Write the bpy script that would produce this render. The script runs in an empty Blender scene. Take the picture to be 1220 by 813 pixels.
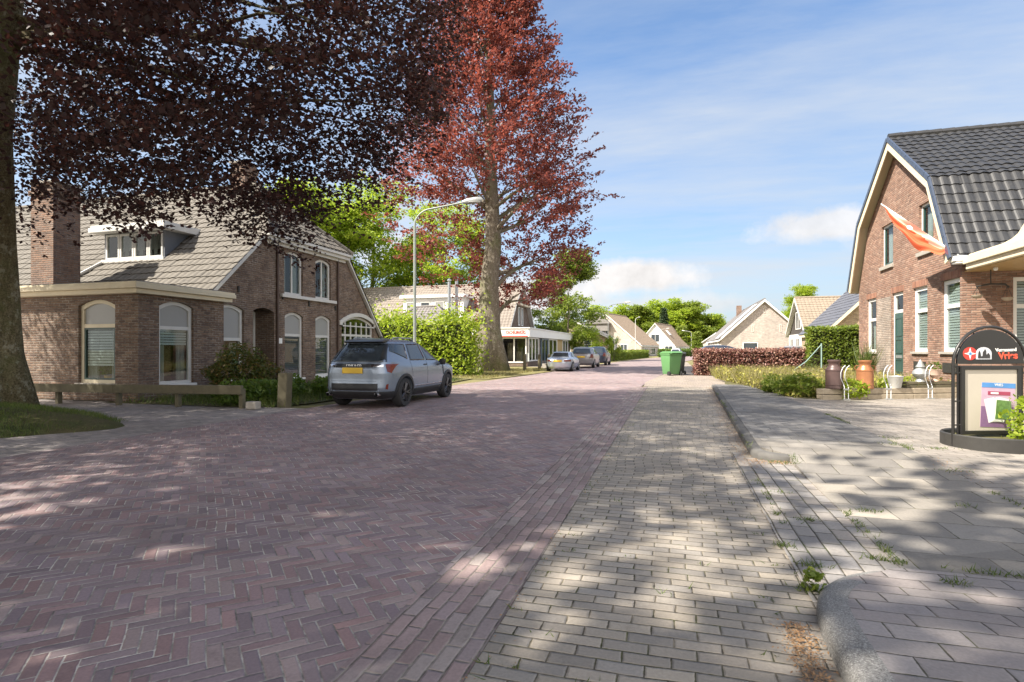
import bpy, bmesh, math, random
import numpy as np
from mathutils import Vector, Matrix
R = math.radians
S = bpy.context.scene
C = S.collection
Z3 = Vector((0, 0, 1))
random.seed(5)

# ------------------------------------------------------------------ nodes
class NT:
    def __init__(s, name, disp=False):
        s.mat = bpy.data.materials.new(name); s.mat.use_nodes = True
        s.t = s.mat.node_tree; s.t.nodes.clear()
        s.out = s.n('ShaderNodeOutputMaterial')
    def n(s, typ, **kw):
        nd = s.t.nodes.new(typ)
        for k, v in kw.items(): setattr(nd, k, v)
        return nd
    def put(s, sock, v):
        if v is None: return
        if isinstance(v, bpy.types.NodeSocket): s.t.links.new(v, sock)
        elif isinstance(v, (int, float)):
            sock.default_value = v if sock.type == 'VALUE' else ((v, v, v, 1)[:len(sock.default_value)])
        else:
            v = tuple(v)
            if sock.type == 'RGBA' and len(v) == 3: v = v + (1,)
            sock.default_value = v
    def m(s, op, a, b=None, c=None, clamp=False):
        nd = s.n('ShaderNodeMath', operation=op); nd.use_clamp = clamp
        for i, v in enumerate((a, b, c)): s.put(nd.inputs[i], v) if v is not None else None
        return nd.outputs[0]
    def vm(s, op, a, b=None, out=0):
        nd = s.n('ShaderNodeVectorMath', operation=op)
        s.put(nd.inputs[0], a)
        if b is not None: s.put(nd.inputs[1], b)
        return nd.outputs[out]
    def mix(s, f, a, b, blend='MIX'):
        nd = s.n('ShaderNodeMix', data_type='RGBA', blend_type=blend)
        s.put(nd.inputs['Factor'] if False else nd.inputs[0], f); s.put(nd.inputs[6], a); s.put(nd.inputs[7], b)
        return nd.outputs[2]
    def ramp(s, f, pts, interp='LINEAR'):
        nd = s.n('ShaderNodeValToRGB'); cr = nd.color_ramp; cr.interpolation = interp
        while len(cr.elements) < len(pts): cr.elements.new(0.5)
        for e, (p, c) in zip(cr.elements, pts):
            e.position = p; e.color = (c, c, c, 1) if isinstance(c, (int, float)) else tuple(c) + (1,)
        s.put(nd.inputs[0], f); return nd.outputs[0]
    def noise(s, vec, scale, detail=4, rough=0.55, out=0):
        nd = s.n('ShaderNodeTexNoise'); s.put(nd.inputs['Vector'], vec)
        nd.inputs['Scale'].default_value = scale; nd.inputs['Detail'].default_value = detail
        nd.inputs['Roughness'].default_value = rough
        return nd.outputs[out]
    def sep(s, v):
        nd = s.n('ShaderNodeSeparateXYZ'); s.put(nd.inputs[0], v); return nd.outputs
    def comb(s, x, y, z=0.0):
        nd = s.n('ShaderNodeCombineXYZ')
        for i, v in enumerate((x, y, z)): s.put(nd.inputs[i], v)
        return nd.outputs[0]
    def pos(s): return s.n('ShaderNodeNewGeometry').outputs['Position']
    def obj(s): return s.n('ShaderNodeTexCoord').outputs['Object']
    def bump(s, h, strength=0.5, dist=0.01):
        nd = s.n('ShaderNodeBump'); s.put(nd.inputs['Height'], h)
        nd.inputs['Strength'].default_value = strength; nd.inputs['Distance'].default_value = dist
        return nd.outputs[0]
    def bsdf(s, col, rough=0.8, metal=0.0, normal=None, spec=0.5, **kw):
        p = s.n('ShaderNodeBsdfPrincipled')
        s.put(p.inputs['Base Color'], col); s.put(p.inputs['Roughness'], rough); s.put(p.inputs['Metallic'], metal)
        s.put(p.inputs['Specular IOR Level'], spec)
        if normal is not None: s.put(p.inputs['Normal'], normal)
        for k, v in kw.items(): s.put(p.inputs[k.replace('_', ' ')], v)
        s.t.links.new(p.outputs[0], s.out.inputs[0]); return s.mat

def simple(name, col, rough=0.6, metal=0.0, var=0.12, scale=6.0, bump=0.0, spec=0.5):
    t = NT(name); nz = t.noise(t.obj(), scale, 5)
    k = t.m('MULTIPLY_ADD', nz, 2 * var, 1 - var)
    c = t.vm('MULTIPLY', tuple(col), t.comb(k, k, k))
    nrm = t.bump(t.noise(t.obj(), scale * 8, 3), bump, 0.01) if bump else None
    return t.bsdf(c, rough, metal, nrm, spec)

def brickmat(name, cols, mortar, bl, bh, gap=0.011, floor=False, rot=0.0, off=0.5, bump=0.6, rough=0.85, stain=0.3, sand=None, moss=None):
    """Running-bond bricks; on walls mapped along the wall, on floors along x/y."""
    t = NT(name)
    if floor:
        p = t.pos()
        if rot:
            mp = t.n('ShaderNodeMapping'); mp.inputs['Rotation'].default_value = (0, 0, rot); t.put(mp.inputs[0], p); p = mp.outputs[0]
        wob = t.vm('SCALE', t.vm('SUBTRACT', t.noise(p, 1.3, 2, out=1), (0.5, 0.5, 0.5))); wob.node.inputs['Scale'].default_value = 0.05
        q = t.vm('ADD', p, wob); x, y, _ = t.sep(q); u, v = x, y
    else:
        tc = t.n('ShaderNodeTexCoord'); x, y, z = t.sep(tc.outputs['Object']); nx, ny, nz = t.sep(tc.outputs['Normal'])
        f = t.m('GREATER_THAN', t.m('ABSOLUTE', nx), t.m('ABSOLUTE', ny))
        u = t.m('ADD', t.m('MULTIPLY', y, f), t.m('MULTIPLY', x, t.m('SUBTRACT', 1.0, f))); v = z
        p = tc.outputs['Object']
    row = t.m('FLOOR', t.m('DIVIDE', v, bh))
    us = t.m('ADD', t.m('DIVIDE', u, bl), t.m('MULTIPLY', t.m('FLOORED_MODULO', row, 2.0), off))
    if floor: us = t.m('ADD', us, t.m('MULTIPLY', t.m('SINE', t.m('MULTIPLY', row, 12.9)), 0.09))
    ci = t.m('FLOOR', us)
    fu = t.m('MULTIPLY', t.m('FRACT', us), bl); fv = t.m('MULTIPLY', t.m('FRACT', t.m('DIVIDE', v, bh)), bh)
    eu = t.m('MINIMUM', fu, t.m('SUBTRACT', bl, fu)); ev = t.m('MINIMUM', fv, t.m('SUBTRACT', bh, fv))
    e = t.m('ADD', t.m('MINIMUM', eu, ev), t.m('MULTIPLY_ADD', t.noise(p, 28, 3), 0.010, -0.005))
    w = t.n('ShaderNodeTexWhiteNoise', noise_dimensions='2D'); t.put(w.inputs['Vector'], t.comb(ci, row))
    return finish_bricks(t, p, e, w, cols, mortar, gap, bump, rough, stain, sand, moss)

def finish_bricks(t, p, e, w, cols, mortar, gap, bump, rough, stain, sand=None, moss=None):
    bri = t.m('SMOOTHSTEP', gap * 0.35, gap * 0.75, e) if False else t.ramp(t.m('DIVIDE', e, gap), [(0.30, 0.0), (0.75, 1.0)])
    n = len(cols)
    base = t.ramp(w.outputs[0], [((i + 0.5) / n, c) for i, c in enumerate(cols)])
    k = t.m('MULTIPLY_ADD', t.sep(w.outputs[1])[1], 0.3, 0.85)
    base = t.vm('MULTIPLY', base, t.comb(k, k, k))
    big = t.noise(p, 0.55, 5, 0.65)
    base = t.mix(t.m('MULTIPLY', t.ramp(big, [(0.35, 0.0), (0.7, 1.0)]), stain), base, t.vm('MULTIPLY', base, (0.45, 0.45, 0.47)))
    vo = t.n('ShaderNodeTexVoronoi'); t.put(vo.inputs['Vector'], p); vo.inputs['Scale'].default_value = 0.55
    pk = t.m('MULTIPLY_ADD', t.sep(vo.outputs['Color'])[0], .22, .89); base = t.vm('MULTIPLY', base, t.comb(pk, pk, pk))
    spot = t.ramp(t.noise(p, 3.3, 6, .7), [(.60, 0.0), (.72, .55)]); base = t.mix(spot, base, t.vm('MULTIPLY', base, (.55, .53, .52)))
    fine = t.m('MULTIPLY_ADD', t.noise(p, 60, 3), 0.5, 0.75)
    base = t.vm('MULTIPLY', base, t.comb(fine, fine, fine))
    mo = mortar
    if moss is not None:
        mo = t.mix(t.ramp(t.noise(p, 2.6, 4, 0.7), [(0.5, 0.0), (0.62, 1.0)]), mortar, moss)
    dj = t.ramp(t.noise(p, 1.7, 5, .7), [(.38, .35), (.66, 1.0)]); dk = t.ramp(t.noise(p, 9, 3, .6), [(.40, .45), (.55, 1.0)]); dj = t.m('MULTIPLY', dj, dk); mo = t.vm('MULTIPLY', mo, t.comb(dj, dj, dj))
    col = t.mix(bri, mo, base)
    if sand is not None:
        col = t.mix(t.ramp(t.noise(p, 1.1, 7, 0.75), [(0.56, 0.0), (0.80, 0.6)]), col, sand)
    h = t.m('ADD', t.ramp(t.m('DIVIDE', e, gap * 1.6), [(0.0, 0.0), (1.0, 1.0)]), t.m('MULTIPLY', t.noise(p, 40, 4), 0.25))
    return t.bsdf(col, rough, 0.0, t.bump(h, bump, 0.012), 0.3)

def herringbone(name, cols, mortar, unit, n=3, rot=R(45)):
    t = NT(name); p = t.pos()
    mp = t.n('ShaderNodeMapping'); mp.inputs['Rotation'].default_value = (0, 0, rot); t.put(mp.inputs[0], p)
    wob = t.vm('SCALE', t.vm('SUBTRACT', t.noise(p, 0.8, 2, out=1), (0.5, 0.5, 0.5))); wob.node.inputs['Scale'].default_value = 0.07
    q = t.vm('SCALE', t.vm('ADD', mp.outputs[0], wob)); q.node.inputs['Scale'].default_value = 1 / unit
    x, y, _ = t.sep(q)
    i, j = t.m('FLOOR', x), t.m('FLOOR', y); fx, fy = t.m('FRACT', x), t.m('FRACT', y)
    r = t.m('ROUND', t.m('FLOORED_MODULO', t.m('SUBTRACT', i, j), 2.0 * n))
    hor = t.m('LESS_THAN', r, n - 0.5); ver = t.m('SUBTRACT', 1.0, hor)
    rv = t.m('SUBTRACT', 2.0 * n - 1, r)
    u = t.m('ADD', t.m('MULTIPLY', hor, t.m('ADD', r, fx)), t.m('MULTIPLY', ver, t.m('ADD', rv, fy)))
    v = t.m('ADD', t.m('MULTIPLY', hor, fy), t.m('MULTIPLY', ver, fx))
    e = t.m('MULTIPLY', t.m('MINIMUM', t.m('MINIMUM', u, t.m('SUBTRACT', float(n), u)), t.m('MINIMUM', v, t.m('SUBTRACT', 1.0, v))), unit)
    e = t.m('ADD', e, t.m('MULTIPLY_ADD', t.noise(p, 25, 3), 0.010, -0.005))
    ida = t.m('SUBTRACT', i, t.m('MULTIPLY', hor, r)); idb = t.m('SUBTRACT', j, t.m('MULTIPLY', ver, rv))
    w = t.n('ShaderNodeTexWhiteNoise', noise_dimensions='3D'); t.put(w.inputs['Vector'], t.comb(ida, idb, hor))
    return finish_bricks(t, p, e, w, cols, mortar, 0.0065, 0.45, 0.78, 0.22, sand=(0.30, 0.26, 0.23))

def leafmat(name, c1, c2, c3, trans, tw=0.35):
    t = NT(name); g = t.n('ShaderNodeNewGeometry')
    r = g.outputs['Random Per Island']
    col = t.ramp(r, [(0.1, c1), (0.5, c2), (0.9, c3)])
    k = t.m('MULTIPLY_ADD', t.noise(t.obj(), 0.7, 3), 1.0, 0.5)
    col = t.vm('MULTIPLY', col, t.comb(k, k, k))
    p = t.n('ShaderNodeBsdfPrincipled'); t.put(p.inputs['Base Color'], col); p.inputs['Roughness'].default_value = 0.5
    p.inputs['Specular IOR Level'].default_value = 0.35
    tr = t.n('ShaderNodeBsdfTranslucent'); t.put(tr.inputs[0], t.mix(0.5, col, trans))
    mx = t.n('ShaderNodeMixShader'); mx.inputs[0].default_value = tw
    t.t.links.new(p.outputs[0], mx.inputs[1]); t.t.links.new(tr.outputs[0], mx.inputs[2]); t.t.links.new(mx.outputs[0], t.out.inputs[0])
    return t.mat

def glassmat(name, tint=(0.75, 0.8, 0.8), refl=1.0):
    t = NT(name)
    fr = t.n('ShaderNodeFresnel'); fr.inputs[0].default_value = 1.5
    tr = t.n('ShaderNodeBsdfTransparent'); t.put(tr.inputs[0], tint)
    gl = t.n('ShaderNodeBsdfGlossy'); gl.inputs['Roughness'].default_value = 0.02
    nb = t.bump(t.noise(t.obj(), .9, 1), 0.05, 0.05); t.t.links.new(nb, gl.inputs['Normal'])
    mx = t.n('ShaderNodeMixShader'); bf = t.m('SUBTRACT', 1.0, t.n('ShaderNodeNewGeometry').outputs['Backfacing']); t.put(mx.inputs[0], t.m('MULTIPLY', bf, t.m('MULTIPLY_ADD', fr.outputs[0], 1.0, 0.02, clamp=True)))
    t.t.links.new(tr.outputs[0], mx.inputs[1]); t.t.links.new(gl.outputs[0], mx.inputs[2]); t.t.links.new(mx.outputs[0], t.out.inputs[0])
    return t.mat

def barkmat(name, c1, c2, lichen=None):
    t = NT(name); p = t.obj()
    mp = t.n('ShaderNodeMapping'); mp.inputs['Scale'].default_value = (7, 7, 2.2); t.put(mp.inputs[0], p)
    nz = t.noise(mp.outputs[0], 1.7, 9, 0.72); n2 = t.noise(p, 1.1, 4, .6); n3 = t.noise(p, 30, 5, .7)
    col = t.mix(t.ramp(nz, [(0.38, 0.0), (0.62, 1.0)]), c1, c2)
    col = t.mix(t.ramp(n3, [(.42, .7), (.56, 0.0)]), col, tuple(.35 * v for v in c1))
    if lichen:
        col = t.mix(t.ramp(t.noise(p, 6, 6, 0.75), [(0.55, 0.0), (0.63, 0.8)]), col, lichen)
        col = t.mix(t.ramp(n2, [(.5, 0.0), (.66, .55)]), col, (.11, .13, .04))
    h = t.m('ADD', nz, t.m('MULTIPLY', n3, .5))
    return t.bsdf(col, 0.9, 0, t.bump(h, 1.0, 0.05), 0.2)

def tilemat(name, c1, c2, rough=0.7, dirt=(0.1, 0.1, 0.09), dk=0.5):
    t = NT(name); p = t.obj(); g = t.n('ShaderNodeNewGeometry')
    nz = t.noise(p, 1.1, 6, 0.7)
    col = t.mix(nz, c1, c2)
    col = t.mix(t.ramp(t.noise(p, 5, 5, 0.7), [(0.5, 0.0), (0.75, dk)]), col, dirt)
    return t.bsdf(col, rough, 0, None, 0.4)

def groundmat(name, c1, c2, c3, sc=0.8, bump=0.4):
    t = NT(name); p = t.pos()
    a = t.noise(p, sc, 6, 0.65); b = t.noise(p, sc * 14, 5, 0.7)
    col = t.mix(t.ramp(a, [(0.35, 0.0), (0.62, 1.0)]), c1, c2)
    col = t.mix(t.ramp(b, [(0.45, 0.0), (0.7, 0.8)]), col, c3)
    return t.bsdf(col, 0.95, 0, t.bump(b, bump, 0.03), 0.2)

M = {}
M['road'] = herringbone('road_clinker', [(.245, .172, .172), (.275, .182, .174), (.225, .175, .188), (.25, .195, .197), (.21, .163, .175), (.29, .225, .213)], (.58, .54, .48), 0.071, 3)
M['gutter'] = brickmat('gutter_clinker', [(.245, .185, .18), (.28, .21, .198), (.225, .18, .18), (.30, .255, .235)], (.36, .32, .27), 0.21, 0.085, 0.008, floor=True, rot=R(-90), stain=0.22, sand=(.40, .36, .31))
M['lane'] = brickmat('lane_bricks', [(.30, .265, .222), (.345, .30, .245), (.265, .24, .21), (.375, .325, .26), (.275, .25, .22)], (.235, .20, .145), 0.215, 0.090, 0.0075, floor=True, stain=0.3, moss=(.12, .125, .045), sand=(.33, .29, .24))
M['drive'] = brickmat('drive_bricks', [(.29, .27, .25), (.33, .305, .28), (.26, .245, .235), (.35, .31, .27)], (.16, .14, .10), 0.24, 0.13, 0.010, floor=True, rot=R(-90), stain=0.25, moss=(.1, .12, .03))
M['tiles'] = brickmat('pavement_tiles', [(.235, .216, .19), (.21, .195, .175), (.275, .25, .213), (.222, .205, .183), (.335, .30, .25), (.222, .205, .183)], (.20, .175, .14), 0.50, 0.40, 0.008, floor=True, stain=0.35, bump=0.35, moss=(.12, .12, .04))
M['tiles_dark'] = brickmat('worn_grey_tiles', [(.165, .158, .15), (.185, .176, .166), (.15, .145, .14), (.175, .168, .16)], (.12, .11, .09), 0.30, 0.30, 0.006, floor=True, stain=0.3, bump=0.3, moss=(.12, .12, .05), sand=(.27, .25, .21))
M['plaza'] = brickmat('plaza_pavers', [(.265, .238, .208), (.295, .262, .228), (.24, .218, .195), (.28, .25, .218)], (.21, .18, .14), 0.30, 0.15, 0.009, floor=True, stain=0.25, sand=(.38, .34, .28), bump=0.4, moss=(.14, .13, .05))
M['purple'] = brickmat('purple_pavers', [(.285, .25, .235), (.315, .28, .26), (.26, .235, .228), (.295, .265, .25)], (.17, .145, .12), 0.32, 0.16, 0.008, floor=True, stain=0.2, bump=0.35, rot=R(0), moss=(.1, .1, .05))
M['cobble'] = herringbone('cobble_path', [(.26, .23, .22), (.30, .265, .25), (.23, .21, .205), (.32, .285, .26)], (.40, .37, .32), .10, 2, R(20))
M['sandpave'] = brickmat('pale_clinker', [(.30, .25, .21), (.34, .28, .23), (.27, .23, .21)], (.32, .28, .22), 0.21, 0.10, 0.013, floor=True, stain=0.12, sand=(.45, .39, .30), moss=(.2, .2, .06))
def speckled(name, c1, c2, c3):
    t = NT(name); p = t.pos(); col = t.mix(t.ramp(t.noise(p, 2.2, 5, .7), [(.35, 0.0), (.65, 1.0)]), c1, c2)
    sp = t.noise(p, 130, 2, .6); col = t.mix(t.ramp(sp, [(.55, 0.0), (.64, .75)]), col, c3); col = t.mix(t.ramp(sp, [(.36, .7), (.44, 0.0)]), col, (.08, .075, .07))
    return t.bsdf(col, .9, 0, t.bump(t.noise(p, 45, 4), .5, .01), .25)
M['kerb'] = speckled('kerb_concrete', (.19, .185, .175), (.26, .25, .235), (.40, .39, .37))
M['kerb_dark'] = simple('dark_kerb', (.105, .10, .093), 0.9, var=0.4, scale=9, bump=0.4)  # mottled darker grey for the far kerb
M['ground'] = groundmat('soil_grass', (.16, .15, .06), (.24, .20, .11), (.10, .11, .035))
M['lawn'] = groundmat('dry_lawn', (.30, .24, .13), (.20, .19, .07), (.13, .14, .04), 1.2)
M['soil'] = groundmat('bed_soil', (.10, .085, .05), (.13, .12, .05), (.06, .07, .02), 2.0)
M['brick_left'] = brickmat('old_brick', [(.155, .10, .072), (.20, .13, .09), (.12, .08, .064), (.235, .16, .112), (.165, .112, .085)], (.36, .32, .27), 0.225, 0.070, 0.016, stain=0.35)
M['brick_chim'] = brickmat('chimney_brick', [(.21, .135, .10), (.26, .15, .10), (.18, .12, .095)], (.32, .29, .25), 0.225, 0.068, 0.013, stain=0.3)
M['brick_right'] = brickmat('red_brick', [(.25, .145, .105), (.30, .175, .125), (.21, .125, .095), (.33, .21, .155)], (.36, .31, .26), 0.225, 0.066, 0.011, stain=0.18)
M['brick_pale'] = brickmat('pale_brick', [(.48, .41, .36), (.53, .46, .40), (.43, .37, .33)], (.52, .48, .44), 0.225, 0.07, 0.01, stain=0.1)
M['brick_tan'] = brickmat('tan_brick', [(.42, .31, .20), (.46, .35, .23), (.38, .28, .19)], (.4, .36, .3), 0.225, 0.07, 0.01, stain=0.15)
M['tile_left'] = tilemat('weathered_tile', (.118, .106, .09), (.172, .154, .13), 0.85, (.06, .055, .048), 0.7)
M['tile_black'] = tilemat('black_tile', (.022, .023, .025), (.04, .04, .043), 0.5, (.075, .07, .062), 0.4)
M['tile_tan'] = tilemat('tan_tile', (.22, .175, .13), (.28, .225, .17), 0.8)
M['tile_grey'] = tilemat('grey_tile', (.16, .15, .145), (.22, .20, .19), 0.7)
M['tile_taupe'] = tilemat('taupe_tile', (.20, .17, .145), (.27, .23, .195), 0.8)
M['slate'] = tilemat('slate_tile', (.08, .085, .1), (.13, .13, .15), 0.5)
M['tile_brown'] = tilemat('brown_tile', (.27, .20, .14), (.33, .25, .18), 0.85)
M['white'] = simple('white_paint', (.78, .77, .74), 0.5, var=0.06, scale=3)
M['cream'] = simple('cream_paint', (.66, .58, .42), 0.6, var=0.12, scale=2.5)
M['greywhite'] = simple('weathered_white', (.58, .57, .54), 0.6, var=0.12, scale=4)
M['greenframe'] = simple('dark_green_paint', (.03, .06, .05), 0.35, var=0.1)
M['doorgreen'] = simple('green_door_paint', (.04, .085, .075), 0.3, var=0.1)
M['frost'] = simple('frosted_panel', (.30, .30, .29), 0.35, var=0.05, scale=2)
M['blind'] = simple('blind_fabric', (.75, .74, .71), 0.6, var=0.05)
M['darkblind'] = simple('grey_blind', (.20, .20, .21), 0.6, var=0.05)
M['curtain'] = simple('pale_curtain', (.6, .57, .52), 0.9, var=0.1)
M['glass'] = glassmat('window_glass')
M['farglass'] = simple('far_glass', (.05, .06, .07), 0.06, var=0.05)
M['dark'] = simple('dark_interior', (.02, .02, .022), 0.9, var=0.1)
M['black'] = simple('black_paint', (.018, .017, .016), 0.35, var=0.15)
M['iron'] = simple('cast_iron', (.035, .033, .03), 0.55, var=0.25, scale=14, bump=0.2)
M['galv'] = simple('galvanised', (.36, .37, .36), 0.45, 0.5, var=0.15, scale=10)
M['lampgrey'] = simple('lamp_pole_paint', (.30, .33, .30), 0.5, 0.1, var=0.15, scale=5)
M['stone'] = simple('sill_stone', (.34, .31, .27), 0.85, var=0.2, scale=8, bump=0.2)
M['wood_old'] = simple('mossy_wood', (.12, .105, .065), 0.9, var=0.4, scale=7, bump=0.5)
M['sleeper'] = simple('sleeper_wood', (.36, .30, .22), 0.9, var=0.35, scale=9, bump=0.5)
M['wood_clad'] = simple('dark_boarding', (.06, .05, .045), 0.8, var=0.2, scale=8)
M['soffit'] = simple('varnished_soffit', (.45, .30, .13), 0.45, var=0.2, scale=5)
M['bark_old'] = barkmat('beech_bark', (.15, .12, .065), (.27, .23, .13), (.36, .34, .25))
M['bark_pale'] = barkmat('pale_bark', (.17, .145, .11), (.30, .26, .20), (.36, .33, .28))
M['bark'] = barkmat('brown_bark', (.12, .10, .075), (.20, .17, .12))
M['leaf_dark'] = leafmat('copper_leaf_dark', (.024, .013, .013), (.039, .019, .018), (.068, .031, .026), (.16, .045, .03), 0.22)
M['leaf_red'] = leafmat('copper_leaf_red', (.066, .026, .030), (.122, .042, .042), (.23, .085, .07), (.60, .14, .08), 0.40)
M['leaf_hedge_red'] = leafmat('copper_hedge_leaf', (.19, .085, .075), (.29, .14, .115), (.36, .23, .165), (.4, .12, .06), 0.25)
M['leaf_lime'] = leafmat('lime_leaf', (.165, .245, .024), (.245, .315, .032), (.35, .385, .05), (.62, .80, .06), 0.48)
M['leaf_green'] = leafmat('green_leaf', (.065, .11, .02), (.095, .15, .026), (.14, .19, .035), (.28, .44, .045), 0.42)
M['leaf_mid'] = leafmat('mid_leaf', (.11, .16, .025), (.16, .21, .032), (.23, .26, .045), (.42, .56, .06), 0.44)
M['leaf_bush'] = leafmat('bush_leaf', (.05, .075, .015), (.09, .105, .02), (.17, .10, .03), (.2, .26, .04), 0.25)
M['leaf_conifer'] = leafmat('conifer_leaf', (.025, .05, .02), (.035, .06, .025), (.05, .075, .03), (.06, .12, .04), 0.15)
M['leaf_yellow'] = leafmat('yellow_weed_leaf', (.27, .27, .05), (.38, .35, .07), (.46, .40, .12), (.55, .55, .08), 0.35)
M['grass'] = leafmat('grass_blade', (.06, .10, .02), (.09, .13, .025), (.15, .16, .05), (.2, .3, .04), 0.3)
M['grass_dry'] = leafmat('dry_grass_blade', (.22, .19, .08), (.30, .25, .12), (.16, .17, .05), (.4, .38, .1), 0.25)
M['litter'] = leafmat('leaf_litter', (.30, .17, .08), (.38, .23, .11), (.22, .13, .07), (.3, .15, .05), 0.1)
M['tyre'] = simple('tyre_rubber', (.022, .022, .023), 0.8, var=0.15)
M['rim'] = simple('dark_alloy', (.06, .06, .065), 0.3, 0.7, var=0.05)
M['silver_rim'] = simple('silver_alloy', (.5, .5, .5), 0.3, 0.9, var=0.05)
M['suv'] = simple('grey_blue_metallic', (.235, .275, .335), 0.24, 0.5, var=0.03, scale=2)
M['silver'] = simple('silver_metallic', (.47, .52, .60), 0.25, 0.6, var=0.03)
M['champagne'] = simple('champagne_metallic', (.35, .34, .345), 0.28, 0.5, var=0.03)
M['darkcar'] = simple('dark_car_paint', (.035, .045, .07), 0.2, 0.3, var=0.03)
M['carwhite'] = simple('white_car_paint', (.7, .7, .72), 0.25, 0.0, var=0.03)
M['cladding'] = simple('black_plastic', (.02, .021, .023), 0.55, var=0.1)
M['carglass'] = simple('car_glass', (.03, .038, .045), 0.03, 0.0, var=0.05, spec=0.9)
M['redlamp'] = simple('red_tail_lamp', (.15, .03, .02), 0.12, var=0.5, scale=30)
M['chrome'] = simple('chrome', (.7, .7, .72), 0.12, 1.0, var=0.03)
M['plate'] = simple('yellow_plate', (.62, .40, .03), 0.4, var=0.03)
M['bin'] = simple('green_bin_plastic', (.10, .24, .09), 0.5, var=0.08)
M['bin_grey'] = simple('grey_bin_plastic', (.05, .055, .05), 0.5, var=0.08)
M['rust'] = simple('rusty_copper', (.36, .155, .07), 0.4, 0.45, var=0.3, scale=9)
M['browncan'] = simple('brown_can_paint', (.085, .05, .045), 0.42, 0.1, var=0.2, scale=7)
M['zinc'] = simple('zinc', (.5, .5, .48), 0.45, 0.4, var=0.15, scale=12)
M['pot'] = simple('terracotta_pale', (.5, .36, .28), 0.8, var=0.15)
M['flag'] = simple('orange_flag_cloth', (.72, .115, .045), 0.8, var=0.10, scale=3)
M['flagpale'] = simple('pale_flag_cloth', (.78, .46, .36), 0.8, var=0.12, scale=4)
M['red'] = simple('sign_red', (.65, .05, .035), 0.4, var=0.03)
M['orangered'] = simple('letter_red', (.75, .10, .05), 0.4, var=0.02)
M['signwhite'] = simple('sign_white', (.78, .78, .76), 0.4, var=0.03)
M['signgrey'] = simple('sign_grey', (.60, .61, .64), 0.4, var=0.03)
M['blue'] = simple('poster_blue', (.08, .25, .55), 0.4, var=0.2, scale=9)
M['paper'] = simple('faded_paper', (.50, .45, .37), 0.5, var=0.08, scale=3)
M['pink'] = simple('poster_pink', (.52, .36, .46), 0.4, var=0.25, scale=8)
M['purplep'] = simple('poster_purple', (.22, .12, .24), 0.4, var=0.3, scale=14)
M['maroon'] = simple('poster_maroon', (.35, .05, .10), 0.4, var=0.1)
M['photogreen'] = simple('poster_green', (.12, .22, .06), 0.4, var=0.8, scale=26)
M['limeposter'] = simple('lime_poster', (.24, .50, .08), 0.4, var=0.3, scale=3)
M['shopgoods'] = simple('shop_goods', (.33, .24, .18), 0.6, var=0.8, scale=3)
M['steelpipe'] = simple('flue_steel', (.42, .44, .46), 0.35, 0.7, var=0.1)
M['yellow'] = simple('yellow_pot', (.75, .42, .02), 0.5, var=0.05)
M['yellowpetal'] = simple('yellow_petals', (.8, .6, .05), 0.6, var=0.1)
M['lampglass'] = simple('lamp_diffuser', (.72, .72, .68), 0.3, var=0.05)

# ------------------------------------------------------------------ mesh helpers
def rootmat(o):
    while o.parent is not None: o = o.parent
    return Matrix.Translation(o.location) @ o.rotation_euler.to_matrix().to_4x4()

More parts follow.
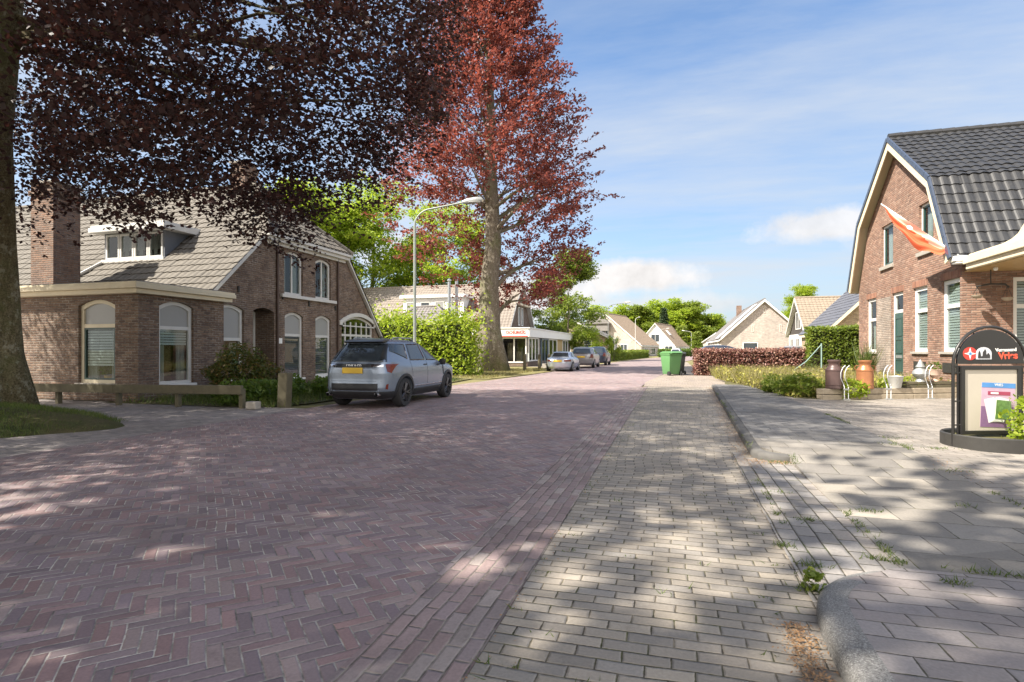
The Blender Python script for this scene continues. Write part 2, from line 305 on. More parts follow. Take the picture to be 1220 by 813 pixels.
class MB:
    def __init__(s): s.v, s.f, s.mi = [], [], []
    def add(s, vs, fs, mi=0):
        b = len(s.v); s.v += [Vector(v) for v in vs]
        s.f += [tuple(b + i for i in f) for f in fs]; s.mi += [mi] * len(fs); return s
    def box(s, x0, x1, y0, y1, z0, z1, mi=0):
        return s.add([(x0, y0, z0), (x1, y0, z0), (x1, y1, z0), (x0, y1, z0), (x0, y0, z1), (x1, y0, z1), (x1, y1, z1), (x0, y1, z1)],
                     [(0, 3, 2, 1), (4, 5, 6, 7), (0, 1, 5, 4), (1, 2, 6, 5), (2, 3, 7, 6), (3, 0, 4, 7)], mi)
    def prism(s, pts, vec, mi=0):
        n = len(pts); vec = Vector(vec); a = [Vector(p) for p in pts]; b = [p + vec for p in a]
        return s.add(a + b, [tuple(range(n - 1, -1, -1)), tuple(range(n, 2 * n))] + [(i, (i + 1) % n, n + (i + 1) % n, n + i) for i in range(n)], mi)
    def ring(s, outer, inner, vec, mi=0):
        n = len(outer); vec = Vector(vec)
        o = [Vector(p) for p in outer]; i_ = [Vector(p) for p in inner]
        vs = o + i_ + [p + vec for p in o] + [p + vec for p in i_]; fs = []
        for k in range(n):
            q = (k + 1) % n
            fs += [(k, q, n + q, n + k), (2 * n + k, 3 * n + k, 3 * n + q, 2 * n + q), (k, 2 * n + k, 2 * n + q, q), (n + k, n + q, 3 * n + q, 3 * n + k)]
        return s.add(vs, fs, mi)
    def tube(s, pts, rad, n=8, mi=0, cap=True):
        pts = [Vector(p) for p in pts]; k = len(pts)
        if isinstance(rad, (int, float)): rad = [rad] * k
        vs, fs = [], []
        t0 = (pts[1] - pts[0]).normalized(); a = t0.orthogonal().normalized()
        for i, p in enumerate(pts):
            t = (pts[min(i + 1, k - 1)] - pts[max(i - 1, 0)]).normalized()
            a = (a - t * a.dot(t)).normalized(); b = t.cross(a)
            for j in range(n):
                an = 2 * math.pi * j / n; vs.append(p + (a * math.cos(an) + b * math.sin(an)) * rad[i])
        for i in range(k - 1):
            for j in range(n): fs.append((i * n + j, i * n + (j + 1) % n, (i + 1) * n + (j + 1) % n, (i + 1) * n + j))
        if cap: fs += [tuple(range(n - 1, -1, -1)), tuple(range((k - 1) * n, k * n))]
        return s.add(vs, fs, mi)
    def lathe(s, prof, c=(0, 0, 0), n=24, mi=0, sx=1, sy=1):
        vs, fs = [], []; c = Vector(c); k = len(prof)
        for r, z in prof:
            for j in range(n):
                a = 2 * math.pi * j / n; vs.append(c + Vector((r * math.cos(a) * sx, r * math.sin(a) * sy, z)))
        for i in range(k - 1):
            for j in range(n): fs.append((i * n + j, i * n + (j + 1) % n, (i + 1) * n + (j + 1) % n, (i + 1) * n + j))
        fs += [tuple(range(n - 1, -1, -1)), tuple(range((k - 1) * n, k * n))]
        return s.add(vs, fs, mi)
    def xf(s, mat):
        s.v = [mat @ v for v in s.v]; return s
    def build(s, name, mat, parent=None, smooth=False, world=False, bevel=0.0, fixn=True):
        v = s.v
        if world and parent is not None:
            mi = rootmat(parent).inverted(); v = [mi @ p for p in v]
        me = bpy.data.meshes.new(name); me.from_pydata([tuple(p) for p in v], [], s.f)
        mats = mat if isinstance(mat, (list, tuple)) else [mat]
        for m in mats: me.materials.append(m)
        me.polygons.foreach_set('material_index', s.mi)
        if fixn or bevel:
            bm = bmesh.new(); bm.from_mesh(me)
            if fixn: bmesh.ops.recalc_face_normals(bm, faces=bm.faces)
            if bevel: bmesh.ops.bevel(bm, geom=[e for e in bm.edges if e.is_manifold and e.calc_face_angle(0) > 0.5], offset=bevel, segments=2, affect='EDGES', profile=0.6)
            bm.to_mesh(me); bm.free()
        if smooth:
            me.polygons.foreach_set('use_smooth', [True] * len(me.polygons))
            if smooth != 'all': me.set_sharp_from_angle(angle=R(38))
        return link(name, me, parent)

def link(name, data, parent=None):
    o = bpy.data.objects.new(name, data); C.objects.link(o)
    if parent is not None: o.parent = parent
    return o
def tag(o, label, cat, group=None, kind=None):
    if label: o['label'] = label
    if cat: o['category'] = cat
    if group: o['group'] = group
    if kind: o['kind'] = kind
    return o
def thing(name, label, cat, loc=(0, 0, 0), rz=0.0, group=None):
    o = bpy.data.objects.new(name, None); C.objects.link(o); o.location = loc; o.rotation_euler = (0, 0, rz); o.empty_display_size = 0.3
    return tag(o, label, cat, group)
def struct(o, label=None): o['kind'] = 'structure'; return tag(o, label, None)
def copy_tree(o, parent=None):
    c = o.copy(); C.objects.link(c); c.parent = parent
    for ch in list(o.children): copy_tree(ch, c)
    return c
def place(src, first, loc, rz, label, group=None, sc=None):
    o = src if first else copy_tree(src)
    o.location = loc; o.rotation_euler = (0, 0, rz); o['label'] = label
    if group: o['group'] = group
    if sc: o.scale = sc if isinstance(sc, tuple) else (sc, sc, sc)
    return o

def carve(o, cutters, world=True):
    if not cutters: return
    cm = MB()
    for pts, vec in cutters: cm.prism(pts, vec)
    if world: cm.xf(rootmat(o).inverted())
    co = cm.build('cutter', M['dark'])
    md = o.modifiers.new('cut', 'BOOLEAN'); md.operation = 'DIFFERENCE'; md.object = co; md.solver = 'EXACT'
    par = o.parent; o.parent = None
    bpy.context.view_layer.update()
    me = bpy.data.meshes.new_from_object(o.evaluated_get(bpy.context.evaluated_depsgraph_get()))
    o.modifiers.clear(); o.data = me; o.parent = par
    d = co.data; bpy.data.objects.remove(co); bpy.data.meshes.remove(d)

class Face:
    """A wall plane: u runs along it, z up, d outward."""
    def __init__(s, O, U, N): s.O, s.U, s.N = Vector(O), Vector(U), Vector(N)
    def p(s, u, z, d=0.0): return s.O + s.U * u + Z3 * z + s.N * d
    def box(s, mb, u0, u1, z0, z1, d0, d1, mi=0):
        mb.prism([s.p(u0, z0, d0), s.p(u1, z0, d0), s.p(u1, z1, d0), s.p(u0, z1, d0)], s.N * (d1 - d0), mi)
def outline(f, u0, u1, z0, z1, rise=0.0, d=0.0, n=10):
    pts = [f.p(u0, z0, d), f.p(u1, z0, d)]
    for i in range(n + 1):
        t = i / n; pts.append(f.p(u1 + (u0 - u1) * t, z1 - rise + rise * (1 - (2 * t - 1) ** 2), d))
    return pts
def window(f, parent, u0, u1, z0, z1, rise=0.0, fw=0.075, rec=0.12, frame=None, transom=None, mull=(), sill=None, upper=None, blind=None, cuts=None, inner=None, name='window', sillw=0.06, curtain=False):
    """Framed opening: frame (part) with glass pane, sill, blind as sub-parts; adds its hole to cuts."""
    frame = frame or M['white']; fr = MB(); N = f.N
    d0, d1 = -rec - 0.07, -rec + 0.02
    fr.ring(outline(f, u0, u1, z0, z1, rise, d0), outline(f, u0 + fw, u1 - fw, z0 + fw, z1 - fw, rise, d0), N * (d1 - d0))
    if transom: f.box(fr, u0 + fw - .004, u1 - fw + .004, transom - fw * .5, transom + fw * .5, d0 + .008, d1 - .008)
    for mu, za, zb in mull: f.box(fr, mu - fw * .4, mu + fw * .4, za, zb, d0 + .012, d1 - .012)
    w = fr.build(name, frame, parent, world=True, bevel=0.006)
    dp = -rec - 0.03
    if inner is not None:
        g = MB(); zt = transom if transom else z1 - fw
        g.ring(outline(f, u0 + fw + .004, u1 - fw - .004, z0 + fw + .004, zt - (fw * .5 if transom else .004), 0 if transom else rise, dp - .02),
               outline(f, u0 + fw + .05, u1 - fw - .05, z0 + fw + .05, zt - (fw * .5 if transom else 0) - .05, 0 if transom else rise, dp - .02), N * .06)
        g.build('sash', inner, w, world=True)
    p = MB()
    if upper is not None and transom:
        p.prism(outline(f, u0 + fw, u1 - fw, transom, z1 - fw, rise, dp), N * 0.008); p.build('upper_panel', upper, w, world=True)
        p = MB(); p.prism(outline(f, u0 + fw, u1 - fw, z0 + fw, transom, 0, dp), N * 0.008)
    else:
        p.prism(outline(f, u0 + fw, u1 - fw, z0 + fw, z1 - fw, rise, dp), N * 0.008)
    p.build('pane', M['glass'], w, world=True)
    if blind:
        zb, zt, mt = blind; b = MB(); k = 0; z = zt
        while z > zb + 0.02:
            f.box(b, u0 + fw + .02, u1 - fw - .02, z - 0.062, z - .006, dp - 0.045, dp - 0.03 + 0.010 * (k % 2)); z -= 0.075; k += 1
        b.build('blind', mt, w, world=True)
    if curtain:
        b = MB(); n = 24
        for side in (0, 1):
            vs, fs = [], []
            for i in range(n):
                a = u0 + fw + (u1 - u0 - 2 * fw) * (0.3 * i / n if side == 0 else 1 - 0.3 * i / n)
                dd = dp - .12 + .03 * math.sin(i * 1.9)
                vs += [f.p(a, z0 + fw, dd), f.p(a, (transom or z1) - fw, dd)]
                if i: fs.append((2 * i - 2, 2 * i, 2 * i + 1, 2 * i - 1))
            b.add(vs, fs)
        b.build('curtain', M['curtain'], w, world=True, fixn=False)
    if sill is not None:
        q = MB(); f.box(q, u0 - .06, u1 + .06, z0 - sillw, z0 + .01, -rec, 0.07); q.build('sill', sill, w, world=True, bevel=0.008)
    if cuts is not None: cuts.append((outline(f, u0, u1, z0, z1, rise, -0.9), N * 1.2))
    return w
def flat_window(f, parent, u0, u1, z0, z1, fw=0.07, frame=None, mull=0, trans=None, name='window', pane=None):
    fr = MB(); fr.ring(outline(f, u0, u1, z0, z1, 0, -.05), outline(f, u0 + fw, u1 - fw, z0 + fw, z1 - fw, 0, -.05), f.N * .09)
    for i in range(mull):
        u = u0 + (u1 - u0) * (i + 1) / (mull + 1); f.box(fr, u - fw * .4, u + fw * .4, z0 + fw, z1 - fw, -.05, .03)
    if trans: f.box(fr, u0 + fw, u1 - fw, trans - fw * .4, trans + fw * .4, -.05, .032)
    w = fr.build(name, frame or M['white'], parent, world=True)
    p = MB(); f.box(p, u0 + fw, u1 - fw, z0 + fw, z1 - fw, .004, .012); p.build('pane', pane or M['farglass'], w, world=True)
    return w

def tile_roof(name, mat, parent, P0, U, V, ul, vl, clip=None, tw=0.28, th=0.34, amp=0.035, step=0.03, su=6, world=True):
    """Pantiles as real relief: rows step down the slope, waves run across. P0 ridge corner, U along ridge, V down slope."""
    P0, U, V = Vector(P0), Vector(U).normalized(), Vector(V).normalized(); N = U.cross(V)
    if N.z < 0: N = -N
    nu = max(2, int(ul / tw * su)); nr = max(1, int(math.ceil(vl / th)))
    us = np.linspace(0, ul, nu + 1); vs, hs = [], []
    for r in range(nr):
        a, b = r * th, min((r + 1) * th + .015, vl); vs += [a, b]; hs += [0.004, step]
    hs[0] = step * .5
    ph = us / tw * 2 * math.pi; wave = amp * (0.55 + 0.45 * np.sin(ph) + 0.12 * np.sin(2 * ph + .7))
    rng = np.random.default_rng(int(ul * 100 + vl * 10))
    jit = rng.normal(0, step * .12, (nr, int(ul / tw) + 2))
    VV = np.zeros((len(vs), nu + 1, 3)); u3, v3, n3, p3 = map(np.array, (U, V, N, P0))
    for k, (v, h) in enumerate(zip(vs, hs)):
        hh = wave + h + jit[k // 2][(us / tw).astype(int)]
        VV[k] = p3 + us[:, None] * u3 + v * v3 + hh[:, None] * n3
    idx = np.arange(len(vs) * (nu + 1)).reshape(len(vs), nu + 1)
    F = np.stack([idx[:-1, :-1], idx[:-1, 1:], idx[1:, 1:], idx[1:, :-1]], -1).reshape(-1, 4)
    me = bpy.data.meshes.new(name); me.from_pydata(VV.reshape(-1, 3).tolist(), [], F.tolist())
    bm = bmesh.new(); bm.from_mesh(me)
    if clip:
        cx = sum(c[0] for c in clip) / len(clip); cy = sum(c[1] for c in clip) / len(clip)
        for i in range(len(clip)):
            a, b = clip[i], clip[(i + 1) % len(clip)]
            e = Vector((b[0] - a[0], b[1] - a[1])); nn = Vector((e.y, -e.x))
            if nn.dot(Vector((cx - a[0], cy - a[1]))) > 0: nn = -nn
            bmesh.ops.bisect_plane(bm, geom=bm.verts[:] + bm.edges[:] + bm.faces[:], plane_co=P0 + U * a[0] + V * a[1], plane_no=(U * nn.x + V * nn.y).normalized(), clear_outer=True)
    if world and parent is not None: bm.transform(rootmat(parent).inverted())
    bmesh.ops.recalc_face_normals(bm, faces=bm.faces)
    bm.to_mesh(me); bm.free(); me.materials.append(mat)
    return link(name, me, parent)
def ridge_caps(mb, a, b, r=0.11, step=0.35):
    a, b = Vector(a), Vector(b); L = (b - a).length; n = max(1, int(L / step)); t = (b - a) / n
    for i in range(n):
        mb.tube([a + t * i, a + t * (i + 1.06)], [r * .88, r], 8)
def text_obj(name, body, size, mat, parent, mtx, extrude=0.004, align='CENTER', bold=0.0, sx=1.0):
    cu = bpy.data.curves.new(name, 'FONT'); cu.body = body; cu.size = size; cu.extrude = extrude; cu.align_x = align; cu.align_y = 'CENTER'; cu.offset = bold
    o = bpy.data.objects.new(name, cu); C.objects.link(o); bpy.context.view_layer.update()
    me = bpy.data.meshes.new_from_object(o.evaluated_get(bpy.context.evaluated_depsgraph_get()))
    bpy.data.objects.remove(o); bpy.data.curves.remove(cu)
    me.transform(mtx @ Matrix.Diagonal((sx, 1, 1, 1))); me.materials.clear(); me.materials.append(mat)
    return link(name, me, parent)

# ------------------------------------------------------------------ foliage helpers
def quads_mesh(name, V, mats, mi=None, tri=False):
    k = 3 if tri else 4; n = len(V) // k
    me = bpy.data.meshes.new(name); me.vertices.add(len(V)); me.vertices.foreach_set('co', np.ascontiguousarray(V, dtype=np.float32).ravel())
    me.loops.add(n * k); me.loops.foreach_set('vertex_index', np.arange(n * k, dtype=np.int32))
    me.polygons.add(n); me.polygons.foreach_set('loop_start', np.arange(n, dtype=np.int32) * k)
    for m in mats: me.materials.append(m)
    if mi is not None: me.polygons.foreach_set('material_index', np.asarray(mi, dtype=np.int32))
    me.update(); me.validate(); return me
def leaf_quads(P, size, rng, up=0.6, asp=0.62, D=None):
    """A diamond leaf at every point of P, random tilt, biased to face up."""
    n = len(P); nr = rng.normal(size=(n, 3)); nr[:, 2] = np.abs(nr[:, 2]) + up
    nr /= np.linalg.norm(nr, axis=1)[:, None]
    a = rng.normal(size=(n, 3)) if D is None else D + rng.normal(size=(n, 3)) * .5
    a -= nr * np.sum(a * nr, 1)[:, None]; a /= np.linalg.norm(a, axis=1)[:, None] + 1e-9
    b = np.cross(nr, a); s = size * rng.uniform(.65, 1.3, n)[:, None]
    V = np.empty((n, 4, 3)); V[:, 0] = P - a * s * .5; V[:, 1] = P + b * s * asp * .5 - a * s * .05; V[:, 2] = P + a * s * .5; V[:, 3] = P - b * s * asp * .5 - a * s * .05
    return V.reshape(-1, 3)
def sprays(Cn, D, per, length, lat, rng, flat=0.35):
    """Leaf positions along twigs starting at Cn, direction D."""
    c = np.repeat(Cn, per, 0); d = np.repeat(D, per, 0); n = len(c)
    t = rng.uniform(-.35, 1, n)[:, None]; j = rng.normal(size=(n, 3)) * lat * (1.15 - .6 * np.clip(t, 0, 1)); j[:, 2] *= flat
    L = np.repeat(rng.uniform(.6, 1.3, len(Cn)), per)[:, None] * length
    P = c + d * t * L + j; P[:, 2] -= .12 * L[:, 0] * t[:, 0] ** 2
    return P, d
def buttress(mb, r, seed):
    for v in mb.v:
        a = math.atan2(v.y, v.x); z = v.z; k = 1 + .05 * math.sin(3 * a + z * .6 + seed) + .03 * math.sin(7 * a - z * .9) + .025 * math.sin(z * 2.7 + 2 * a)
        k += .20 * math.exp(-max(z, 0) / (r * 1.1)) * (math.cos(5 * a + seed) * .7 + math.cos(8 * a) * .4); v.x *= k; v.y *= k
def limb(mb, a, b, r0, r1, rng, sag=0.15, n=6, seg=6):
    a, b = np.array(a, float), np.array(b, float); L = np.linalg.norm(b - a); w = rng.normal(size=3) * L * .07
    pts = []
    for i in range(seg + 1):
        t = i / seg; p = a + (b - a) * t + w * math.sin(math.pi * t); p[2] += sag * L * math.sin(math.pi * t) * .6; pts.append(p)
    mb.tube(pts, [r0 + (r1 - r0) * (i / seg) ** .8 for i in range(seg + 1)], n); return pts
def tree_mesh(env, height, trunk_r, n_tw, per, size, twl, lat, seed, leaf, bark, fork=0.35, nlimb=16, lean=(0, 0), up=.5, trunk_top=.8, droop=0.0, clumps=0, keep=None, flat=.35, dout=.25):
    """env(z01)->radius. Trunk with limbs, and a crown of twigs carrying single leaves."""
    rng = np.random.default_rng(seed); z0 = fork * height
    cl = []
    if clumps:
        cc = []
        while len(cc) < clumps:
            z = rng.uniform(z0, height); r = env((z - z0) / (height - z0)); 
            q = rng.uniform(.35, .95) ** .6 * r; a = rng.uniform(0, 2 * math.pi); cc.append((q * math.cos(a), q * math.sin(a), z))
        cc = np.array(cc); 
        k = rng.integers(0, clumps, n_tw); rad = max(env(.4), 1) * .30
        g = rng.normal(size=(n_tw, 3)); g /= np.linalg.norm(g, axis=1)[:, None]; g *= rng.uniform(.3, 1, n_tw)[:, None] ** .5 * rad * rng.uniform(.7, 1.3, clumps)[k][:, None]; g[:, 2] *= .7
        P = cc[k] + g
    else:
        P = []
        while len(P) < n_tw:
            z = rng.uniform(z0, height); r = env((z - z0) / (height - z0)) * rng.uniform(.85, 1.08); q = rng.uniform(0, 1) ** .45 * r
            a = rng.uniform(0, 2 * math.pi); P.append((q * math.cos(a), q * math.sin(a), z))
        P = np.array(P)
    if keep is not None: P = P[keep(P)]
    P[:, 0] += lean[0] * P[:, 2] / height; P[:, 1] += lean[1] * P[:, 2] / height
    ax = np.zeros_like(P); ax[:, 0] = lean[0] * P[:, 2] / height; ax[:, 1] = lean[1] * P[:, 2] / height; ax[:, 2] = P[:, 2]
    D = P - ax; rr = np.linalg.norm(D[:, :2], axis=1); D /= rr[:, None] + .3
    D[:, 2] = dout + rng.normal(size=len(P)) * .3 - droop; D += rng.normal(size=D.shape) * .25; D /= np.linalg.norm(D, axis=1)[:, None]
    LP, LD = sprays(P, D, per, twl, lat, rng, flat)
    LV = leaf_quads(LP, size, rng, up, D=LD)
    crown = quads_mesh('crown', LV, [leaf])
    mb = MB(); top = height * trunk_top; n = 9; pts, rad = [], []
    for i in range(n):
        t = i / (n - 1); z = top * t
        pts.append((lean[0] * z / height + rng.normal() * .06 * trunk_r * (i > 1) * 2, lean[1] * z / height + rng.normal() * .06 * trunk_r * (i > 1) * 2, z - (.15 if i == 0 else 0)))
        rad.append(trunk_r * (1 - .86 * t ** .9) * (1.0 + .75 * math.exp(-z / (trunk_r * 1.4))))
    mb.tube(pts, rad, 28 if trunk_r > .6 else 12); buttress(mb, trunk_r, seed)
    for i in range(nlimb):
        tgt = P[rng.integers(len(P))]; zb = np.clip(tgt[2] - rr.max() * .45 * rng.uniform(.4, 1.2), z0 * .75, top * .95); t = zb / top
        base = (lean[0] * zb / height, lean[1] * zb / height, zb); r0 = trunk_r * (1 - .86 * t) * .33
        lp = limb(mb, base, tgt, r0, .02, rng)
        for q in range(2):
            k = rng.integers(2, 5); tg2 = lp[k] + (tgt - lp[k]) * .8 + rng.normal(size=3) * rr.max() * .12
            limb(mb, lp[k], tg2, r0 * .4, .015, rng, n=5, seg=4)
    return crown, mb
def tree(name, label, loc, cm, bark, group=None, rz=0.0):
    t = thing(name, label, 'tree', loc, rz, group); crown, mb = cm
    mb.build('trunk', bark, t, smooth='all'); link('crown', crown, t); return t
def hedge_obj(name, label, cat, loc, rz, L, W, H, leaf, size, dens, seed, round_=0.1, core=None, group=None):
    """A leafy body: leaves through the outer half metre of a rounded box over a twiggy core."""
    rng = np.random.default_rng(seed); area = 2 * (L + W) * H + L * W; n = int(area * dens)
    P = rng.uniform(-1, 1, (n * 3, 3)) * (1, 1, 1); P *= (L / 2, W / 2, 1); P[:, 2] = (P[:, 2] + 1) / 2 * H
    dist = np.minimum(np.minimum(L / 2 - np.abs(P[:, 0]), W / 2 - np.abs(P[:, 1])), H - P[:, 2])
    P = P[rng.uniform(size=len(P)) < np.exp(-dist / .12) * 1.2 + .08][:n]
    bumpn = .5 + .5 * np.sin(P[:, 0] * 2.3 + seed) * np.cos(P[:, 0] * 5.1 + P[:, 2] * 3.7)
    P += rng.normal(size=P.shape) * round_; P *= 1 + (bumpn[:, None] - .5) * round_ * .25 * np.array([.3, 1, 1]); P[:, 2] = np.abs(P[:, 2]) * (1 + round_ * .35 * np.sin(P[:, 0] * 1.9 + seed) * np.cos(P[:, 0] * .8))
    V = leaf_quads(P, size, rng, .3)
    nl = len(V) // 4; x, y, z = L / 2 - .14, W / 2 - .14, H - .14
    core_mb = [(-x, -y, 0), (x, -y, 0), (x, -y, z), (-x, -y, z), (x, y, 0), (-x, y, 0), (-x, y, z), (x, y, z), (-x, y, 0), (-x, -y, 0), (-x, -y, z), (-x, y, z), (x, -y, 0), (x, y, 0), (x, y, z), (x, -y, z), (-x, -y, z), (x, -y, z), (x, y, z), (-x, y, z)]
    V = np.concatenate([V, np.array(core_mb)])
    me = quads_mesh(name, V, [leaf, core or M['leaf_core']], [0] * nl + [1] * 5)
    o = link(name, me); o.location = loc; o.rotation_euler = (0, 0, rz); return tag(o, label, cat, group)
def bush_mesh(name, rx, ry, h, n, size, leaf, seed, up=.4, stems=10, zlow=0.0, mix=None):
    rng = np.random.default_rng(seed); g = rng.normal(size=(n, 3)); g /= np.linalg.norm(g, axis=1)[:, None]; r = rng.uniform(.35, 1, n)[:, None] ** .5
    lump = 1 + .16 * np.sin(g[:, 0:1] * 5 + seed) + .14 * np.cos(g[:, 1:2] * 6 + seed * 2) + .1 * np.sin(g[:, 2:3] * 9)
    P = g * r * lump * (rx, ry, h / 2); P[:, 2] += h / 2 + zlow; P = P[P[:, 2] > .02]
    V = leaf_quads(P, size, rng, up)
    return quads_mesh(name, V, [leaf])
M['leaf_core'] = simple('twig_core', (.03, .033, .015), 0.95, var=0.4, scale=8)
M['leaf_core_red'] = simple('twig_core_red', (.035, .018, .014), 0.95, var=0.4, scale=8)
def blades(P, h, rng, w=0.012, lean=.45):
    n = len(P); a = rng.uniform(0, 2 * math.pi, n); hh = h * rng.uniform(.5, 1.3, n); t = np.stack([np.cos(a), np.sin(a), np.zeros(n)], 1)
    l = rng.normal(size=(n, 3)) * lean; l[:, 2] = 0
    V = np.empty((n, 3, 3)); V[:, 0] = P - t * w; V[:, 1] = P + t * w; V[:, 2] = P + (l + (0, 0, 1)) * hh[:, None]
    return V.reshape(-1, 3)

# ------------------------------------------------------------------ the ground
def lerp(a, b, t): return a + (b - a) * t
def sstep(a, b, x): t = min(1, max(0, (x - a) / (b - a))); return t * t * (3 - 2 * t)
def Hf(x, y):
    """Level of the footway and forecourt: a full kerb, dropped across the driveway."""
    h = 0.012 + 0.10 * sstep(6.3, 8.2, y) + 0.09 * (1 - sstep(2.8, 4.03, y))
    return lerp(h, 0.075, sstep(2.6, 4.2, x))
def sheet(name, poly, mat, z=0.0, kind='structure'):
    mb = MB(); mb.add([(x, y, z) for x, y in poly], [tuple(range(len(poly)))]); o = mb.build(name, mat, fixn=False)
    if o.data.polygons[0].normal.z < 0: o.data.flip_normals()
    o['kind'] = kind; return o
def strip(name, ys, xl, xr, mat, zf, nx=14, kind='structure'):
    vs, fs = [], []
    for i, y in enumerate(ys):
        a, b = xl(y), xr(y)
        for j in range(nx + 1):
            x = lerp(a, b, j / nx); vs.append((x, y, zf(x, y)))
    for i in range(len(ys) - 1):
        for j in range(nx): k = i * (nx + 1) + j; fs.append((k, k + 1, k + nx + 2, k + nx + 1))
    nv, ny = len(vs), len(ys); rim = [i * (nx + 1) for i in range(ny)]; front = list(range(nx + 1)); back = [(ny - 1) * (nx + 1) + j for j in range(nx + 1)]
    mb = MB(); mb.add(vs, fs)
    for run in (rim, front, back):
        for p, q in zip(run[:-1], run[1:]): mb.add([vs[p], vs[q], (vs[q][0], vs[q][1], -.05), (vs[p][0], vs[p][1], -.05)], [(0, 1, 2, 3)])
    o = mb.build(name, mat, smooth=True, fixn=False); o['kind'] = kind; return o
sheet('ground', [(-600, -300), (600, -300), (600, 900), (-600, 900)], M['ground'], -0.03)
EL = [(-8.3, -12), (-8.3, 10), (-8.1, 20), (-7.4, 28), (-6.9, 36), (-5.9, 58), (-3.4, 86), (2, 115), (12, 140), (32, 165)]
ER = [(-1.1, -12), (-1.1, 10), (-1.1, 20.5), (-1.0, 24), (-0.5, 31), (0.7, 58), (3.8, 86), (9.5, 115), (19, 138), (37, 160)]
sheet('road', EL + ER[::-1], M['road'], 0.0)
sheet('gutter_strip', [(-1.42, -12), (-0.84, -12), (-0.84, 21.0), (-1.36, 21.0)], M['gutter'], 0.004)
sheet('parking_lane', [(-0.84, -12), (1.3, -12), (1.6, 21.2), (-0.84, 21.2)], M['lane'], 0.0)
sheet('driveway_drop', [(0.86, 2.9), (1.46, 3.6), (1.46, 7.7), (0.92, 7.7)], M['drive'], 0.006)
sheet('gutter_course', [(0.70, -6), (0.84, -6), (0.90, 8), (0.77, 8)], M['drive'], 0.008)
ys = list(np.linspace(4.05, 21.4, 50))
kx = lambda y: 1.40 if y < 7.62 else lerp(0.99, 1.40, (y - 7.6) / 13.7) + .12
strip('pavement', [y for y in ys if y < 8.7], kx, lambda y: 2.95, M['tiles'], Hf)
strip('pavement', [y for y in ys if y >= 8.35], kx, lambda y: 2.95, M['tiles_dark'], lambda x, y: Hf(x, y) + .003)
strip('forecourt', ys, lambda y: 2.95, lambda y: 16.0, M['plaza'], lambda x, y: Hf(x, y) - .002)
strip('near_pavement', list(np.linspace(-6, 4.055, 30)), lambda y: 0.79 if y < 2.9 else 0.78 + .66 * (1 - math.sqrt(max(0, 1 - ((y - 2.9) / 1.16) ** 2))), lambda y: 16.0, M['purple'], lambda x, y: Hf(x, y) + .001)
sheet('side_street', [(-1.0, 21.2), (7.5, 21.2), (7.5, 30.2), (1.6, 30.6), (1.6, 62), (0.7, 60), (-0.45, 31), (-1.05, 24)], M['sandpave'], 0.006)
def sweep(name, path, prof, mat):
    vs, fs = [], []; n = len(prof)
    for i, p in enumerate(path):
        p = Vector((p[0], p[1], 0)); a = Vector((*path[max(i - 1, 0)][:2], 0)); b = Vector((*path[min(i + 1, len(path) - 1)][:2], 0))
        t = (b - a).normalized(); nr = Vector((t.y, -t.x, 0)); dz = path[i][2] if len(path[i]) > 2 else 0
        for o, z in prof: vs.append(p + nr * o + Z3 * (z + dz))
    for i in range(len(path) - 1):
        for j in range(n): fs.append((i * n + j, i * n + (j + 1) % n, (i + 1) * n + (j + 1) % n, (i + 1) * n + j))
    fs += [tuple(range(n)), tuple(range((len(path) - 1) * n, len(path) * n))[::-1]]
    mb = MB(); mb.add(vs, fs); o = mb.build(name, mat, smooth=True); o['kind'] = 'structure'; return o
kprof = [(0, -.06), (0, .05), (.012, .085), (.04, .103), (.13, .106), (.13, -.06)]
np_ = [(0.62, -6), (0.62, 0), (0.64, 1.5), (0.66, 2.4)] + [(1.42 - .75 * math.cos(R(q)), 2.9 + 1.17 * math.sin(R(q))) for q in range(0, 91, 6)]
kp1 = [(.03, -.06), (.03, .055), (.036, .08), (.055, .098), (.085, .106), (.175, .110), (.175, -.06)]
for k in range(9):
    ya, yb = -6.1 + k, -5.106 + k
    sweep('kerb', [(lerp(.62, .667, sstep(0, 2.9, y)), y, -.004) for y in (ya, (ya + yb) / 2, yb)], kp1, M['kerb'])
sweep('kerb', [(1.42 - .75 * math.cos(R(q)), 2.9 + 1.17 * math.sin(R(q)), -.004 - .088 * sstep(2.9, 4.07, 2.9 + 1.17 * math.sin(R(q)))) for q in range(0, 91, 6)], kp1, M['kerb'])
sweep('kerb', [(1.62, 7.56, -.035), (1.40, 7.49, -.02), (1.20, 7.48, -.005), (1.06, 7.56, 0)] + [(lerp(0.99, 1.40, t) , lerp(7.75, 21.4, t), 0) for t in np.linspace(0, 1, 12)], kprof, M['kerb_dark'])
sweep('kerb', [(1.40, 21.4), (1.9, 21.55), (4.0, 21.5), (7.4, 21.4)], kprof, M['kerb'])
